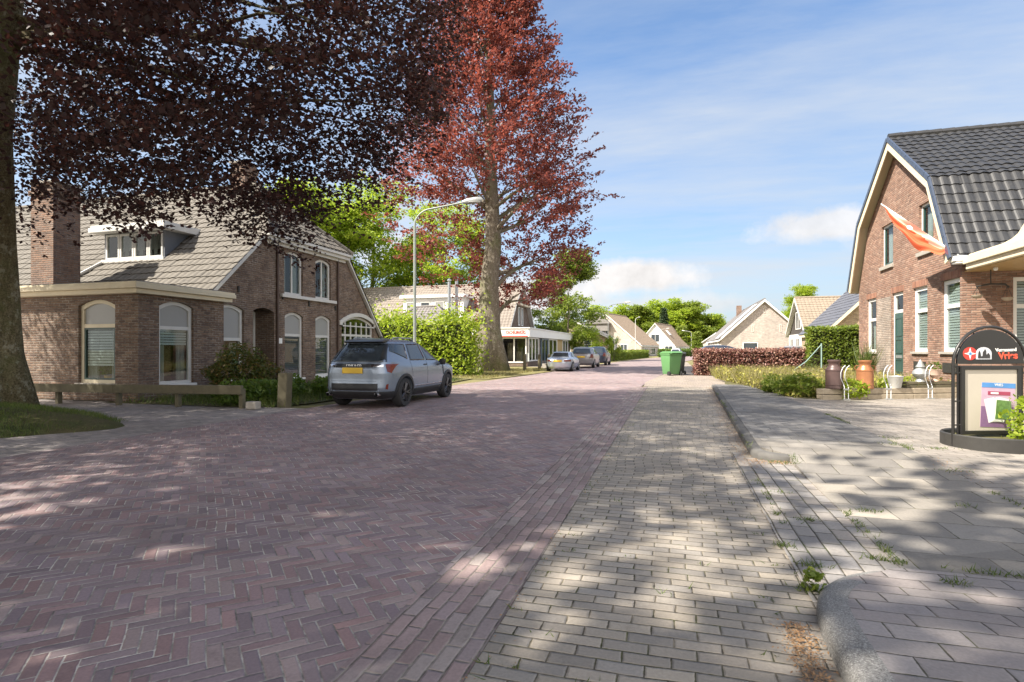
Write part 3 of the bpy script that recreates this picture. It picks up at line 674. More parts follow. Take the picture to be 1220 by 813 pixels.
# left side
sheet('cobble_path', [(-30, -12), (-8.3, -12), (-8.3, 10), (-8.28, 11.2), (-30, 11.2)], M['cobble'], -0.004)
sheet('planting_bed', [(-14.2, 10.9), (-9.5, 10.9), (-8.9, 12.2), (-8.7, 20), (-9.0, 24.6), (-14.2, 24.6)], M['soil'], 0.010)
sheet('verge', [(-22, 24.6), (-8.2, 24.6), (-7.6, 28), (-7.2, 34), (-8.6, 38), (-9.2, 41.8), (-30, 41.8)], M['lawn'], 0.004)
sheet('verge', [(-10, 52), (-6.3, 52), (-5.9, 58), (-3.4, 86), (2, 115), (-2, 116), (-6.2, 86), (-8, 62)], M['lawn'], -0.002)
sheet('parking_bay', [(-10.9, 41.8), (-9.2, 41.8), (-8.4, 38), (-7.0, 34.4), (-5.7, 62), (-10.9, 66)], M['sandpave'], -0.006)
sheet('garden_soil', [(2.9, 16.2), (3.9, 16.15), (7.6, 17.9), (7.6, 30), (2.6, 30), (1.9, 21.9)], M['soil'], 0.10)
def mound_z(x, y): 
    d = ((x + 13.2) / 3.6) ** 2 + ((y - 7.1) / 2.0) ** 2
    return max(0, .42 * (1 - d)) if d < 1 else 0
mb = MB(); n = 40; vs = []; fs = []
for i in range(13):
    for j in range(n):
        a = 2 * math.pi * j / n; r = i / 12; wob = 1 + .05 * math.sin(a * 3 + 1) + .04 * math.sin(a * 7)
        x = -13.2 + 3.6 * r * math.cos(a) * wob; y = 7.1 + 2.0 * r * math.sin(a) * wob; vs.append((x, y, .34 * (1 - r * r) - .02 * (i == 12)))
for i in range(12):
    for j in range(n): fs.append((i * n + j, i * n + (j + 1) % n, (i + 1) * n + (j + 1) % n, (i + 1) * n + j))
mb.add(vs, fs); struct(mb.build('grass_mound', groundmat('mound_turf', (.05, .065, .018), (.10, .085, .04), (.04, .05, .014), 1.5), smooth='all', fixn=False))

# ------------------------------------------------------------------ the large brick house on the left
XF, XG, YE = -13.5, -13.9, 11.3
H1 = thing('brick_house', 'large old brick house with weathered tiled roof, dormer and arched windows, behind the suv', 'house', (-13.5, 11.3, 0))
Fe = Face((-13.5, YE, 0), (1, 0, 0), (0, -1, 0))            # extension, towards the camera; u = x + 13.5
Fs = Face((XF, 0, 0), (0, 1, 0), (1, 0, 0))                 # extension, street side; u = y
Fg = Face((XG, 0, 0), (0, 1, 0), (1, 0, 0))                 # main gable, street side
wood_trim = M['greywhite']
cuts = []
window(Fe, H1, -2.12, -0.80, .46, 2.74, .16, .10, .10, frame=M['cream'], transom=2.03, sill=M['stone'], upper=M['frost'], blind=(.98, 1.98, M['blind']), cuts=cuts, inner=M['greenframe'], curtain=True)
w = MB(); Fe.box(w, -9.5, 0, 0, 2.86, -.28, 0); we = w.build('wall', M['brick_left'], H1, world=True); carve_l = [(we, cuts)]
cuts = []
window(Fs, H1, 11.92, 13.06, .40, 2.74, .15, .10, .10, frame=wood_trim, transom=1.99, sill=M['white'], upper=M['frost'], cuts=cuts, curtain=True, blind=(1.55, 1.95, M['blind']))
w = MB(); Fs.box(w, 11.58, 14.2, 0, 2.86, -.28, 0); carve_l.append((w.build('wall', M['brick_left'], H1, world=True), cuts))
cuts = []
window(Fg, H1, 14.30, 15.50, .28, 2.86, .15, .10, .10, frame=wood_trim, transom=1.72, sill=M['white'], upper=M['frost'], cuts=cuts, curtain=True)
window(Fg, H1, 17.56, 18.64, .28, 2.80, .15, .10, .10, frame=wood_trim, transom=1.93, sill=M['white'], upper=M['frost'], cuts=cuts, blind=(.38, 1.88, M['darkblind']))
window(Fg, H1, 19.42, 20.48, .28, 2.78, .15, .10, .10, frame=wood_trim, transom=1.92, sill=M['white'], upper=M['frost'], cuts=cuts, blind=(.38, 1.88, M['darkblind']))
for a, b in ((17.54, 18.62), (19.42, 20.48)):
    window(Fg, H1, a, b, 3.46, 5.10, .14, .09, .10, frame=wood_trim, cuts=cuts, mull=[((a + b) / 2, 3.54, 5.02)], curtain=True)
gw = window(Fg, H1, 21.28, 23.98, .12, 2.88, .32, .10, .12, frame=wood_trim, transom=2.02, cuts=cuts, mull=[(21.28 + 2.7 * i / 6, .2, 2.62) for i in range(1, 6)], name='garage_window')
# porch recess with the front door
cuts.append((outline(Fg, 15.92, 16.98, 0.0, 2.86, .14, -.9), Vector((1.2, 0, 0))))
alc = MB()
Fg.box(alc, 15.80, 15.918, 0, 2.95, -1.05, -.285); Fg.box(alc, 16.982, 17.10, 0, 2.95, -1.05, -.285); Fg.box(alc, 15.80, 17.10, 2.86, 2.98, -1.05, -.285)
alc.build('porch_recess', M['brick_left'], H1, world=True)
Fd = Face((XG - .9, 0, 0), (0, 1, 0), (1, 0, 0))
dr = MB(); dr.ring(outline(Fd, 15.92, 16.98, 0, 2.86, .12, 0), outline(Fd, 16.02, 16.88, .02, 2.76, .10, 0), Vector((.08, 0, 0))); Fd.box(dr, 16.02, 16.88, 2.02, 2.12, 0, .075)
fr = dr.build('door_frame', M['greywhite'], H1, world=True)
db = MB(); Fd.box(db, 16.03, 16.87, .03, 2.02, .02, .06); dd = db.build('door', M['greenframe'], H1, world=True)
p = MB()
for z0, z1 in ((.2, .75), (.9, 1.4), (1.52, 1.9)):
    p.ring(outline(Fd, 16.13, 16.77, z0, z1, 0, .06), outline(Fd, 16.17, 16.73, z0 + .04, z1 - .04, 0, .06), Vector((.02, 0, 0)))
p.build('door_panel', M['greywhite'], dd, world=True)
p = MB(); Fd.box(p, 16.03, 16.87, 2.12, 2.75, .03, .04); p.build('fanlight', M['glass'], fr, world=True)
w = MB(); w.prism([Fg.p(u, z, -.28) for u, z in ((13.75, 0), (24.5, 0), (24.5, 1.92), (21.42, 5.55), (16.45, 5.55), (14.4, 3.42), (13.75, 2.75))], (.28, 0, 0))
carve_l.append((w.build('wall', M['brick_left'], H1, world=True), cuts))
for o, c in carve_l: carve(o, c)
w = MB(); w.box(-32, -14.185, 24.2, 24.48, 0, 2.3); w.box(-32, -31.7, 13.7, 24.2, 0, 4); w.build('wall', M['brick_left'], H1, world=True)
# dark rooms behind the windows, so the house is not one hollow hall
w = MB(); w.box(-22.6, -14.9, 12.9, 13.0, 0, 2.8); w.box(-15.6, -15.5, 14.2, 24.15, 0, 2.2); w.box(-15.6, -15.5, 14.9, 23.4, 2.2, 3.2); w.box(-15.6, -15.5, 16.6, 21.2, 3.2, 5.4); w.box(-15.5, -14.2, 17.12, 17.2, 0, 3); w.box(-15.5, -14.2, 14.9, 23.4, 3.05, 3.2); w.box(-15.5, -14.2, 21.0, 21.08, 0, 3)
w.build('inner_wall', simple('room_plaster', (.22, .2, .17), .9), H1, world=True)
# extension: flat roof and cornice in two steps
w = MB(); w.box(-23, -13.30, 11.08, 14.35, 2.862, 2.98); w.box(-23, -13.2, 10.98, 14.4, 2.982, 3.10); w.box(-23, -13.25, 11.03, 14.4, 3.102, 3.16)
w.build('cornice', M['cream'], H1, world=True, bevel=.012)
w = MB(); w.box(-22.9, -13.35, 11.1, 14.1, 3.161, 3.19); w.build('flat_roof', simple('bitumen', (.12, .12, .12), .9), H1, world=True)
# main roof
zr, yr = 8.2, 19.25; kl = .95; vl = math.hypot(yr - 13.2, (yr - 13.2) * kl); Vd = Vector((0, -1, -kl))
hipu = 2.9; vhip = math.hypot(yr - 16.45, (yr - 16.45) * kl)
tile_roof('roof', M['tile_left'], H1, (-13.72, yr, zr), (-1, 0, 0), Vd, 19, vl, [(hipu, 0), (19, 0), (19, vl), (0, vl), (0, vhip)], tw=.26, th=.36, amp=.03, step=.035)
kr = 6.15 / 5.3; vr = math.hypot(24.75 - yr, (24.75 - yr) * kr); vhr = math.hypot(21.45 - yr, (21.45 - yr) * kr)
tile_roof('roof', M['tile_left'], H1, (-13.72, yr, zr), (-1, 0, 0), (0, 1, -kr), 19, vr, [(hipu, 0), (19, 0), (19, vr), (0, vr), (0, vhr)], tw=.26, th=.36, amp=.03, step=.035, su=4)
e0, e1, ap = Vector((-13.55, 16.3, 5.52)), Vector((-13.55, 21.6, 5.52)), Vector((-16.6, yr, zr))
hv = ((e0 + e1) / 2 - ap); hv = Vector((hv.x, 0, hv.z)); L = hv.length
tile_roof('roof', M['tile_left'], H1, ap + Vector((0, -4, 0)), (0, 1, 0), hv, 8, L, [(4, 0), (e1.y - ap.y + 4, L), (e0.y - ap.y + 4, L)], tw=.26, th=.36, amp=.03, step=.035)
w = MB(); ridge_caps(w, (-16.5, yr, zr + .04), (-32.5, yr, zr + .04), .12); ridge_caps(w, ap + Z3 * .04, e0 + Z3 * .06, .1); ridge_caps(w, ap + Z3 * .04, e1 + Z3 * .06, .1); w.build('ridge_tiles', M['tile_left'], H1, world=True, smooth=True)
w = MB()   # verge boards and the cornice over the upper windows
def board(mb, a, b, h, x0, x1):
    a, b = Vector(a), Vector(b)
    mb.prism([(x0, a.x, a.y), (x0, b.x, b.y), (x0, b.x, b.y - h), (x0, a.x, a.y - h)], (x1 - x0, 0, 0))
board(w, (13.75, 2.98), (16.40, 5.50), .16, XG + .003, XG + .17); board(w, (21.5, 5.55), (24.7, 1.92), .12, XG + .003, XG + .15)
w.box(XG + .004, XG + .36, 16.35, 21.6, 5.42, 5.53); w.box(XG + .004, XG + .26, 16.4, 21.55, 5.29, 5.418); w.box(XG + .004, XG + .10, 16.5, 21.45, 5.18, 5.288)
w.build('verge_board', M['greywhite'], H1, world=True, bevel=.01)
w = MB(); Fg.box(w, 17.3, 20.75, 3.33, 3.45, .002, .12); w.build('stone_band', M['greywhite'], H1, world=True, bevel=.01)
bp = simple('brown_pipe', (.07, .04, .03), .5)
for u in (17.10, 20.92): w = MB(); w.tube([Fg.p(u, .1, .06), Fg.p(u, 5.3, .06)], .045, 10); w.build('downpipe', bp, H1, world=True, smooth=True)
w = MB(); w.ring(outline(Fg, 21.1, 24.15, 2.45, 3.05, .42, .004), outline(Fg, 21.28, 23.98, 2.40, 2.88, .32, .004), Vector((.05, 0, 0))); w.build('lintel', M['greywhite'], H1, world=True)
for u, z in ((15.2, 3.3), (17.4, 3.25), (18.95, 3.1), (20.75, 3.05)): w = MB(); Fg.box(w, u, u + .06, z, z + .2, .002, .05); w.build('wall_anchor', M['iron'], H1, world=True)
# dormer
Dm = MB(); y0, x0, x1 = 15.45, -20.05, -17.25; yb = 17.2
Dm.prism([(x0, y0, 4.4), (x0, y0, 5.62), (x0, yb, 5.62)], (.1, 0, 0)); lead = simple('lead_cheek', (.13, .14, .16), .6)
d = Dm.build('dormer', lead, H1, world=True)
Dm = MB(); Dm.prism([(x1 - .1, y0, 4.4), (x1 - .1, y0, 5.62), (x1 - .1, yb, 5.62)], (.1, 0, 0)); Dm.build('cheek', lead, d, world=True)
Fdm = Face((x0, y0, 0), (1, 0, 0), (0, -1, 0)); W = x1 - x0
for i in range(4): window(Fdm, d, .06 + i * (W - .12) / 4 + .01, .06 + (i + 1) * (W - .12) / 4 - .01, 4.66, 5.58, 0, .075, .0, frame=wood_trim, curtain=(i > 0))
w = MB(); w.box(x0 - .05, x1 + .05, y0 - .1, y0 + .1, 4.55, 4.655); w.build('sill', M['greywhite'], d, world=True)
w = MB(); w.box(x0 - .02, x1 - .1, y0 + .4, y0 + .5, 4.6, 5.6); w.build('dormer_back', M['curtain'], d, world=True)
w = MB(); w.box(x0 - .35, x1 + .35, y0 - .35, yb + .35, 5.62, 5.80); w.box(x0 - .3, x1 + .3, y0 - .3, yb + .4, 5.80, 5.88); w.build('dormer_roof', M['greywhite'], d, world=True, bevel=.012)
for (a, b, c_, dd_, z0, z1, nm) in ((-20.05, -19.05, 13.0, 13.85, 2.4, 6.75, 'a'), (-17.7, -17.0, 19.0, 19.7, 7.6, 9.15, 'b')):
    w = MB(); w.box(a, b, c_, dd_, z0, z1); w.box(a - .05, b + .05, c_ - .05, dd_ + .05, z1 - .38, z1 - .2); ch = w.build('chimney', M['brick_chim'], H1, world=True)
    w = MB(); w.box(a - .06, b + .06, c_ - .06, dd_ + .06, z1, z1 + .08); w.build('chimney_cap', M['stone'], ch, world=True, bevel=.015)
w = MB(); w.tube([(-20.0, 15.3, 4.55), (-20.9, 13.75, 3.2)], .055, 6); w.build('roof_batten', M['greywhite'], H1, world=True)
w = MB(); Fg.box(w, 17.22, 17.40, 1.60, 1.80, .002, .02); npl = w.build('number_plate', M['signwhite'], H1, world=True)

# ------------------------------------------------------------------ the gambrel-roofed brick house on the right
RX, RY0, RY1, RYC, RZ = 7.6, 17.9, 26.5, 22.25, 8.72
H2 = thing('gambrel_house', 'red brick house with black tiled gambrel roof and an orange flag on its corner', 'house', (RX, RY0, 0))
F2 = Face((RX, 0, 0), (0, 1, 0), (-1, 0, 0)); F3 = Face((0, RY0, 0), (1, 0, 0), (0, -1, 0))
cuts = []
prof = [(17.75, 3.85), (19.02, 6.40), (RYC, RZ), (25.48, 6.40), (26.75, 3.85)]
window(F2, H2, 24.45, 25.50, 1.27, 3.38, 0, .11, .08, transom=2.55, sill=M['stone'], cuts=cuts, curtain=True)
window(F2, H2, 20.00, 21.05, 1.30, 3.36, 0, .11, .08, transom=2.62, sill=M['stone'], cuts=cuts, blind=(1.4, 3.2, M['blind']))
window(F2, H2, 17.99, 19.06, 1.31, 3.37, 0, .11, .08, transom=2.62, sill=M['stone'], cuts=cuts, blind=(1.4, 3.2, M['blind']))
for a, b in ((22.76, 23.90), (19.60, 20.62)):
    window(F2, H2, a, b, 4.45, 5.97, 0, .07, .10, frame=M['greenframe'] if False else M['white'], sill=M['stone'], cuts=cuts, inner=M['doorgreen'], curtain=True, sillw=.12)
dfr = window(F2, H2, 21.87, 22.86, .35, 3.38, 0, .11, .08, transom=2.72, cuts=cuts, name='door_frame')
w = MB(); F2.box(w, 21.99, 22.74, .46, 2.66, -.11, -.05); dd = w.build('door', M['doorgreen'], H2, world=True)
w = MB()
for z0, z1 in ((.6, 1.05), (1.25, 1.75), (1.85, 2.5)): w.ring(outline(F2, 22.08, 22.65, z0, z1, 0, -.05), outline(F2, 22.12, 22.61, z0 + .04, z1 - .04, 0, -.05), Vector((-.018, 0, 0)))
w.build('door_panel', M['doorgreen'], dd, world=True)
w = MB(); F2.box(w, 22.1, 22.6, 1.08, 1.18, -.05, -.03); w.build('letterbox', M['galv'], dd, world=True)
w = MB(); pw = [(RY0, 0), (26.5, 0), (26.5, 3.9), (25.35, 6.25), (RYC, RZ - .12), (19.15, 6.25), (RY0, 3.9)]
w.prism([(RX, y, z) for y, z in pw], (.28, 0, 0)); wl = w.build('wall', M['brick_right'], H2, world=True)
carve(wl, cuts)
cuts = []
window(F3, H2, 8.76, 9.86, 1.09, 3.32, 0, .11, .08, transom=2.55, sill=M['stone'], cuts=cuts, blind=(1.2, 3.2, M['blind']))
window(F3, H2, 11.5, 13.2, 1.09, 3.32, 0, .11, .08, transom=2.55, sill=M['stone'], cuts=cuts, blind=(1.2, 3.2, M['blind']))
w = MB(); w.box(RX + .282, 19.5, RY0, RY0 + .28, 0, 3.9); wl = w.build('wall', M['brick_right'], H2, world=True); carve(wl, cuts)
w = MB(); w.box(RX + .282, 19.5, 26.22, 26.5, 0, 3.9); w.box(19.2, 19.5, 18.19, 26.21, 0, 3.9); w.prism([(19.2, y, z) for y, z in pw[2:]], (.3, 0, 0)); w.build('wall', M['brick_right'], H2, world=True)
w = MB(); w.box(9.3, 9.4, 18.4, 26.0, 0, 4.6); w.box(9.3, 9.4, 19.6, 24.9, 4.6, 6.3); w.box(7.95, 9.3, 18.3, 26.2, 3.9, 4.0); w.box(8, 19, 19.3, 19.4, 0, 3.8); w.build('inner_wall', simple('room_plaster_pale', (.3, .28, .25), .9), H2, world=True)
# soldier course, weathered patch between door and far window, cellar vents
sol = brickmat('soldier_brick', [(.30, .14, .09), (.34, .17, .11), (.25, .12, .085)], (.36, .30, .25), 0.066, 0.24, 0.011, stain=.1)
for u0, u1 in ((17.93, 19.12), (19.94, 21.11), (21.8, 22.93), (24.4, 25.56)): w = MB(); F2.box(w, u0, u1, 3.385, 3.62, .0025, .008); w.build('soldier_course', sol, H2, world=True)
w = MB(); F2.box(w, 22.95, 24.38, .3, 3.3, .002, .006); w.build('limewashed_patch', brickmat('limewashed_brick', [(.34, .27, .22), (.38, .31, .26), (.30, .25, .21)], (.42, .38, .33), 0.225, 0.066, 0.012, stain=.25), H2, world=True)
for u in (20.1, 18.1): w = MB(); F2.box(w, u, u + .85, .72, 1.0, .003, .03); w.build('cellar_vent', M['iron'], H2, world=True)
# roof
P = [Vector((0, y, z)) for y, z in prof]; XV = RX - .32; UL = 12.3
def slope(a, b, nm, lift, **kw):
    v = b - a; tile_roof('roof', M['tile_black'], H2, Vector((XV, a.y, a.z + lift)), (1, 0, 0), v, UL, v.length + .06, tw=.25, th=.345, amp=.036, step=.032, **kw)
slope(P[2], P[1], 'a', .05, su=8); slope(P[1], P[0], 'b', .05, su=8); slope(P[2], P[3], 'c', .05, su=4); slope(P[3], P[4], 'd', .05, su=4)
w = MB(); ins = .07
under = [(y, z - .10) for y, z in prof]
for (a, b) in zip(prof[:-1], prof[1:]): w.prism([(XV + .02, a[0], a[1] - .02), (XV + .02, b[0], b[1] - .02), (XV + .02, b[0], b[1] - .10), (XV + .02, a[0], a[1] - .10)], (UL - .1, 0, 0))
w.build('roof_deck', M['cream'], H2, world=True)
w = MB(); inn = [(18.02, 3.75), (19.22, 6.20), (RYC, RZ - .36), (25.28, 6.20), (26.48, 3.75)]
for i in range(4): w.prism([(XV - .02, *prof[i]), (XV - .02, *prof[i + 1]), (XV - .02, *inn[i + 1]), (XV - .02, *inn[i])], (.035, 0, 0))
w.build('verge_board', M['cream'], H2, world=True)
w = MB()
for i in range(4):
    a, b = Vector((XV - .01, *prof[i])), Vector((XV - .01, *prof[i + 1])); n = int((b - a).length / .33)
    for k in range(n):
        p0, p1 = a.lerp(b, k / n), a.lerp(b, (k + .97) / n); nn = Vector((0, -(b - a).z, (b - a).y)).normalized(); nn = -nn if nn.z < 0 else nn
        if i in (0,): nn = Vector((0, -abs(nn.y), nn.z))
        w.prism([p0 - nn * .05, p1 - nn * .05, p1 + nn * .10, p0 + nn * .085], (-.05, 0, 0))
w.build('verge_tiles', simple('blue_black_tile', (.05, .065, .10), .35), H2, world=True)
w = MB(); ridge_caps(w, (XV, RYC, RZ + .09), (XV + UL, RYC, RZ + .09), .13, .38); w.build('ridge_tiles', M['tile_black'], H2, world=True, smooth=True)
w = MB(); w.box(RX - .30, 19.5, 17.58, 17.88, 3.76, 3.90); w.box(RX - .26, 19.5, 17.60, 17.86, 3.70, 3.758); w.build('gutter', M['white'], H2, world=True, bevel=.02)
# veranda along the near side: fascia in two steps, boarded soffit, post out of the frame
w = MB(); w.box(7.55, 15, 13.2, 17.57, 3.52, 3.66); w.box(7.48, 15, 13.15, 17.57, 3.662, 3.86); w.box(7.62, 15, 13.2, 17.57, 3.862, 3.93); ver = w.build('veranda', M['cream'], H2, world=True, bevel=.015)
w = MB(); w.box(7.66, 14.9, 13.3, 17.88, 3.49, 3.519); w.build('soffit', M['soffit'], ver, world=True)
w = MB(); w.box(14.2, 14.36, 13.4, 13.56, 0, 3.488); w.box(14.2, 14.36, 17.0, 17.16, 0, 3.488); w.build('post', M['white'], ver, world=True)
w = MB()
cur = [(16.6, 3.935), (16.2, 3.95), (15.8, 4.0), (15.55, 4.08), (15.4, 4.2), (15.3, 4.27), (15.0, 4.28)]
w.prism([(7.7, y, z) for y, z in cur] + [(7.7, 15.0, 3.935)], (.08, 0, 0)); w.build('scrolled_board', M['cream'], ver, world=True, bevel=.01)
for y in (17.0, 15.6):
    w = MB(); w.lathe([(.02, 3.49), (.045, 3.48), (.055, 3.44), (.03, 3.40), (.001, 3.395)], (7.95, y, 0), 12); w.build('ceiling_lamp', M['lampglass'], ver, world=True, smooth=True)
w = MB(); w.tube([(7.53, 17.70, 3.8), (7.53, 17.75, 3.5), (7.53, 17.86, 3.3), (7.53, 17.86, .1)], .04, 8) if False else w.tube([(7.72, 17.83, 3.72), (7.72, 17.83, 3.93)], .05, 8); w.build('gutter_outlet', M['white'], H2, world=True)

# ------------------------------------------------------------------ cars
class CarShape:
    """Horizontal slices: (z, rear x, front x, half width, plan exponent)."""
    def __init__(s, rows):
        a = np.array(rows, float); z = a[:, 0]; zz = np.linspace(z[0], z[-1], 90); s.z = zz
        s.c = [np.interp(zz, z, a[:, k]) for k in range(1, 5)]
        for k in range(3):
            q = s.c[k].copy()
            for _ in range(2): q[1:-1] = .25 * q[:-2] + .5 * q[1:-1] + .25 * q[2:]
            s.c[k] = q
    def at(s, z): return [np.interp(z, s.z, c) for c in s.c]
    def side(s, x, z):
        r, f, b, n = s.at(z); xc, a = (r + f) / 2, (f - r) / 2; return b * max(1e-6, 1 - abs((x - xc) / a) ** n) ** (1 / n)
    def rear(s, y, z):
        r, f, b, n = s.at(z); xc, a = (r + f) / 2, (f - r) / 2; return xc - a * max(1e-6, 1 - min(1, abs(y / b)) ** n) ** (1 / n)
    def front(s, y, z):
        r, f, b, n = s.at(z); xc, a = (r + f) / 2, (f - r) / 2; return xc + a * max(1e-6, 1 - min(1, abs(y / b)) ** n) ** (1 / n)
    def body(s, mb, z0=None, z1=None, off=0.0, mi=0):
        zs = [z for z in s.z if (z0 is None or z >= z0) and (z1 is None or z <= z1)]; n = 96; vs, fs = [], []
        for z in zs:
            r, f, b, e = s.at(z); xc, a = (r + f) / 2, (f - r) / 2 + off; b += off
            for j in range(n):
                t = 2 * math.pi * (j + .5) / n; c_, s_ = math.cos(t), math.sin(t)
                vs.append((xc + a * math.copysign(abs(c_) ** (2 / e), c_), b * math.copysign(abs(s_) ** (2 / e), s_), z))
        for i in range(len(zs) - 1):
            for j in range(n): fs.append((i * n + j, i * n + (j + 1) % n, (i + 1) * n + (j + 1) % n, (i + 1) * n + j))
        fs += [tuple(range(n - 1, -1, -1)), tuple(range((len(zs) - 1) * n, len(zs) * n))]; return mb.add(vs, fs, mi)
    def patch(s, mb, quad, how, off=.006, th=.02, n=10, sgn=1):
        """A thin shell over the body: quad = four (u, z) corners; u is x on the sides and y at the ends."""
        vs, fs = [], []
        for i in range(n + 1):
            for j in range(n + 1):
                a, b = i / n, j / n
                u = (1 - a) * ((1 - b) * quad[0][0] + b * quad[3][0]) + a * ((1 - b) * quad[1][0] + b * quad[2][0])
                z = (1 - a) * ((1 - b) * quad[0][1] + b * quad[3][1]) + a * ((1 - b) * quad[1][1] + b * quad[2][1])
                if how == 'side': o = (u, sgn * (s.side(u, z) + off), z); q = (u, sgn * (s.side(u, z) + off - th), z)
                elif how == 'rear': o = (s.rear(u, z) - off, u, z + off * .3); q = (s.rear(u, z) - off + th, u, z)
                else: o = (s.front(u, z) + off, u, z + off * .4); q = (s.front(u, z) + off - th, u, z)
                vs += [o, q]
        k = lambda i, j: 2 * (i * (n + 1) + j)
        for i in range(n):
            for j in range(n): 
                fs.append((k(i, j), k(i + 1, j), k(i + 1, j + 1), k(i, j + 1)))
        for i in range(n):
            for j in (0, n): fs.append((k(i, j), k(i + 1, j), k(i + 1, j) + 1, k(i, j) + 1)); fs.append((k(j, i), k(j, i + 1), k(j, i + 1) + 1, k(j, i) + 1))
        return mb.add(vs, fs)
def wheel(t, x, y, r, wd, rim, spokes=5):
    sg = 1 if y > 0 else -1
    prof = [(r * .66, -wd / 2), (r * .92, -wd / 2), (r * .98, -wd * .36), (r, -wd * .2), (r, wd * .2), (r * .98, wd * .36), (r * .92, wd / 2), (r * .66, wd / 2), (r * .64, wd * .3), (r * .64, -wd * .3)]
    mt = Matrix.Translation((x, y, r)) @ Matrix.Rotation(-sg * math.pi / 2, 4, 'X')
    m = MB(); m.lathe(prof + [prof[0]], n=36); m.f = m.f[:-2]; m.mi = m.mi[:-2]; m.xf(mt); wo = m.build('wheel', M['tyre'], t, smooth=True)
    m = MB(); m.lathe([(.001, wd * .02), (r * .62, wd * .02), (r * .66, wd * .46), (r * .69, wd * .47), (r * .69, wd * .30), (.001, -wd * .1)], n=36); m.f = m.f[:-2]; m.mi = m.mi[:-2]
    for k in range(spokes):
        for d in (-.16, .16):
            a = 2 * math.pi * k / spokes; ca, sa = math.cos(a), math.sin(a); cb, sb = math.cos(a + d), math.sin(a + d)
            m.tube([(r * .12 * ca, r * .12 * sa, wd * .36), (r * .66 * cb, r * .66 * sb, wd * .42)], [r * .07, r * .055], 5)
    m.lathe([(.001, wd * .3), (r * .15, wd * .3), (r * .15, wd * .42), (.001, wd * .44)], n=14); m.xf(mt); m.build('rim', rim, wo, smooth=True)
def arch_trim(sh, t, x, r, mat, sgn, z0):
    vs, fs = [], []; n = 26
    for i in range(n + 1):
        a = R(-12) + R(204) * i / n; ri, ro = r * 1.10, r * 1.28
        for rr_, o in ((ri, .0), (ri, .022), (ro, .018), (ro, -.01)):
            px, pz = x + rr_ * math.cos(a), r + rr_ * math.sin(a); vs.append((px, sgn * (sh.side(min(max(px, sh.c[0].min() + .05), sh.c[1].max() - .05), max(pz, z0)) + o), pz))
    for i in range(n):
        for j in range(3): k = i * 4 + j; fs.append((k, k + 1, k + 5, k + 4))
    m = MB(); m.add(vs, fs); m.build('wheel_arch', mat, t, smooth=True, fixn=False)
def car(name, label, loc, rz, rows, paint, wx, wr, ww, wy, glass_side, glass_rear, glass_front, lamps, rim, clad=None, group=None, scale=1.0, plate=None, cladz=.42, zarch=None, plateh=.11):
    t = thing(name, label, 'car', loc, rz, group); sh = CarShape(rows); m = MB(); sh.body(m); b = m.build('body', paint, t, smooth='all')
    cm = []
    for x in wx:
        for sg in (-1, 1):
            ring = [(x + wr * 1.12 * math.cos(2 * math.pi * i / 28), sg * (wy - .16), wr + wr * 1.12 * math.sin(2 * math.pi * i / 28)) for i in range(28)]
            cm.append((ring, (0, sg * .5, 0)))
    carve(b, cm, False); b.data.polygons.foreach_set('use_smooth', [True] * len(b.data.polygons)); b.data.set_sharp_from_angle(angle=R(40))
    for x in wx:
        for sg in (-1, 1): wheel(t, x, sg * wy, wr, ww, rim)
    for nm, quad in glass_side:
        for sg in (-1, 1): q = MB(); sh.patch(q, quad, 'side', sgn=sg); q.build(nm, M['carglass'], t, smooth='all')
    q = MB(); sh.patch(q, glass_rear, 'rear', n=16); q.build('rear_window', M['carglass'], t, smooth='all')
    q = MB(); sh.patch(q, glass_front, 'front', n=16); q.build('windscreen', M['carglass'], t, smooth='all')
    for nm, how, quad, mat in lamps:
        for sg in (-1, 1):
            q = MB(); qd = [(sg * u, z) for u, z in quad] if how != 'side' else quad
            sh.patch(q, qd, how, off=.012, sgn=sg); q.build(nm, mat, t, smooth=True)
    if clad:
        for x in wx:
            for sg in (-1, 1): arch_trim(sh, t, x, wr, clad, sg, rows[0][0])
        q = MB(); sh.body(q, rows[0][0] + .005, cladz, off=.012); o = q.build('lower_cladding', clad, t, smooth='all'); carve(o, cm, False)
    if plate:
        z = plate; q = MB(); sh.patch(q, [(-.26, z), (.26, z), (.26, z + plateh), (-.26, z + plateh)], 'rear', off=.03, th=.02, n=2); q.build('number_plate', M['plate'], t)
    t.scale = (scale,) * 3
    return t, sh
SUV = [(.22, -2.02, 2.0, .80, 6), (.34, -2.20, 2.18, .88, 6), (.48, -2.27, 2.26, .915, 5.5), (.70, -2.25, 2.27, .93, 5.5), (.84, -2.25, 2.24, .93, 5.5), (.95, -2.25, 2.08, .92, 5), (1.01, -2.23, 1.72, .905, 5), (1.055, -2.19, 1.28, .885, 5), (1.09, -2.15, 1.10, .87, 5.5), (1.30, -1.94, .70, .765, 6), (1.48, -1.74, .34, .675, 6), (1.58, -1.62, .03, .615, 6), (1.635, -1.48, -.25, .53, 5), (1.66, -1.35, -.55, .40, 4), (1.665, -1.2, -.75, .15, 3)]
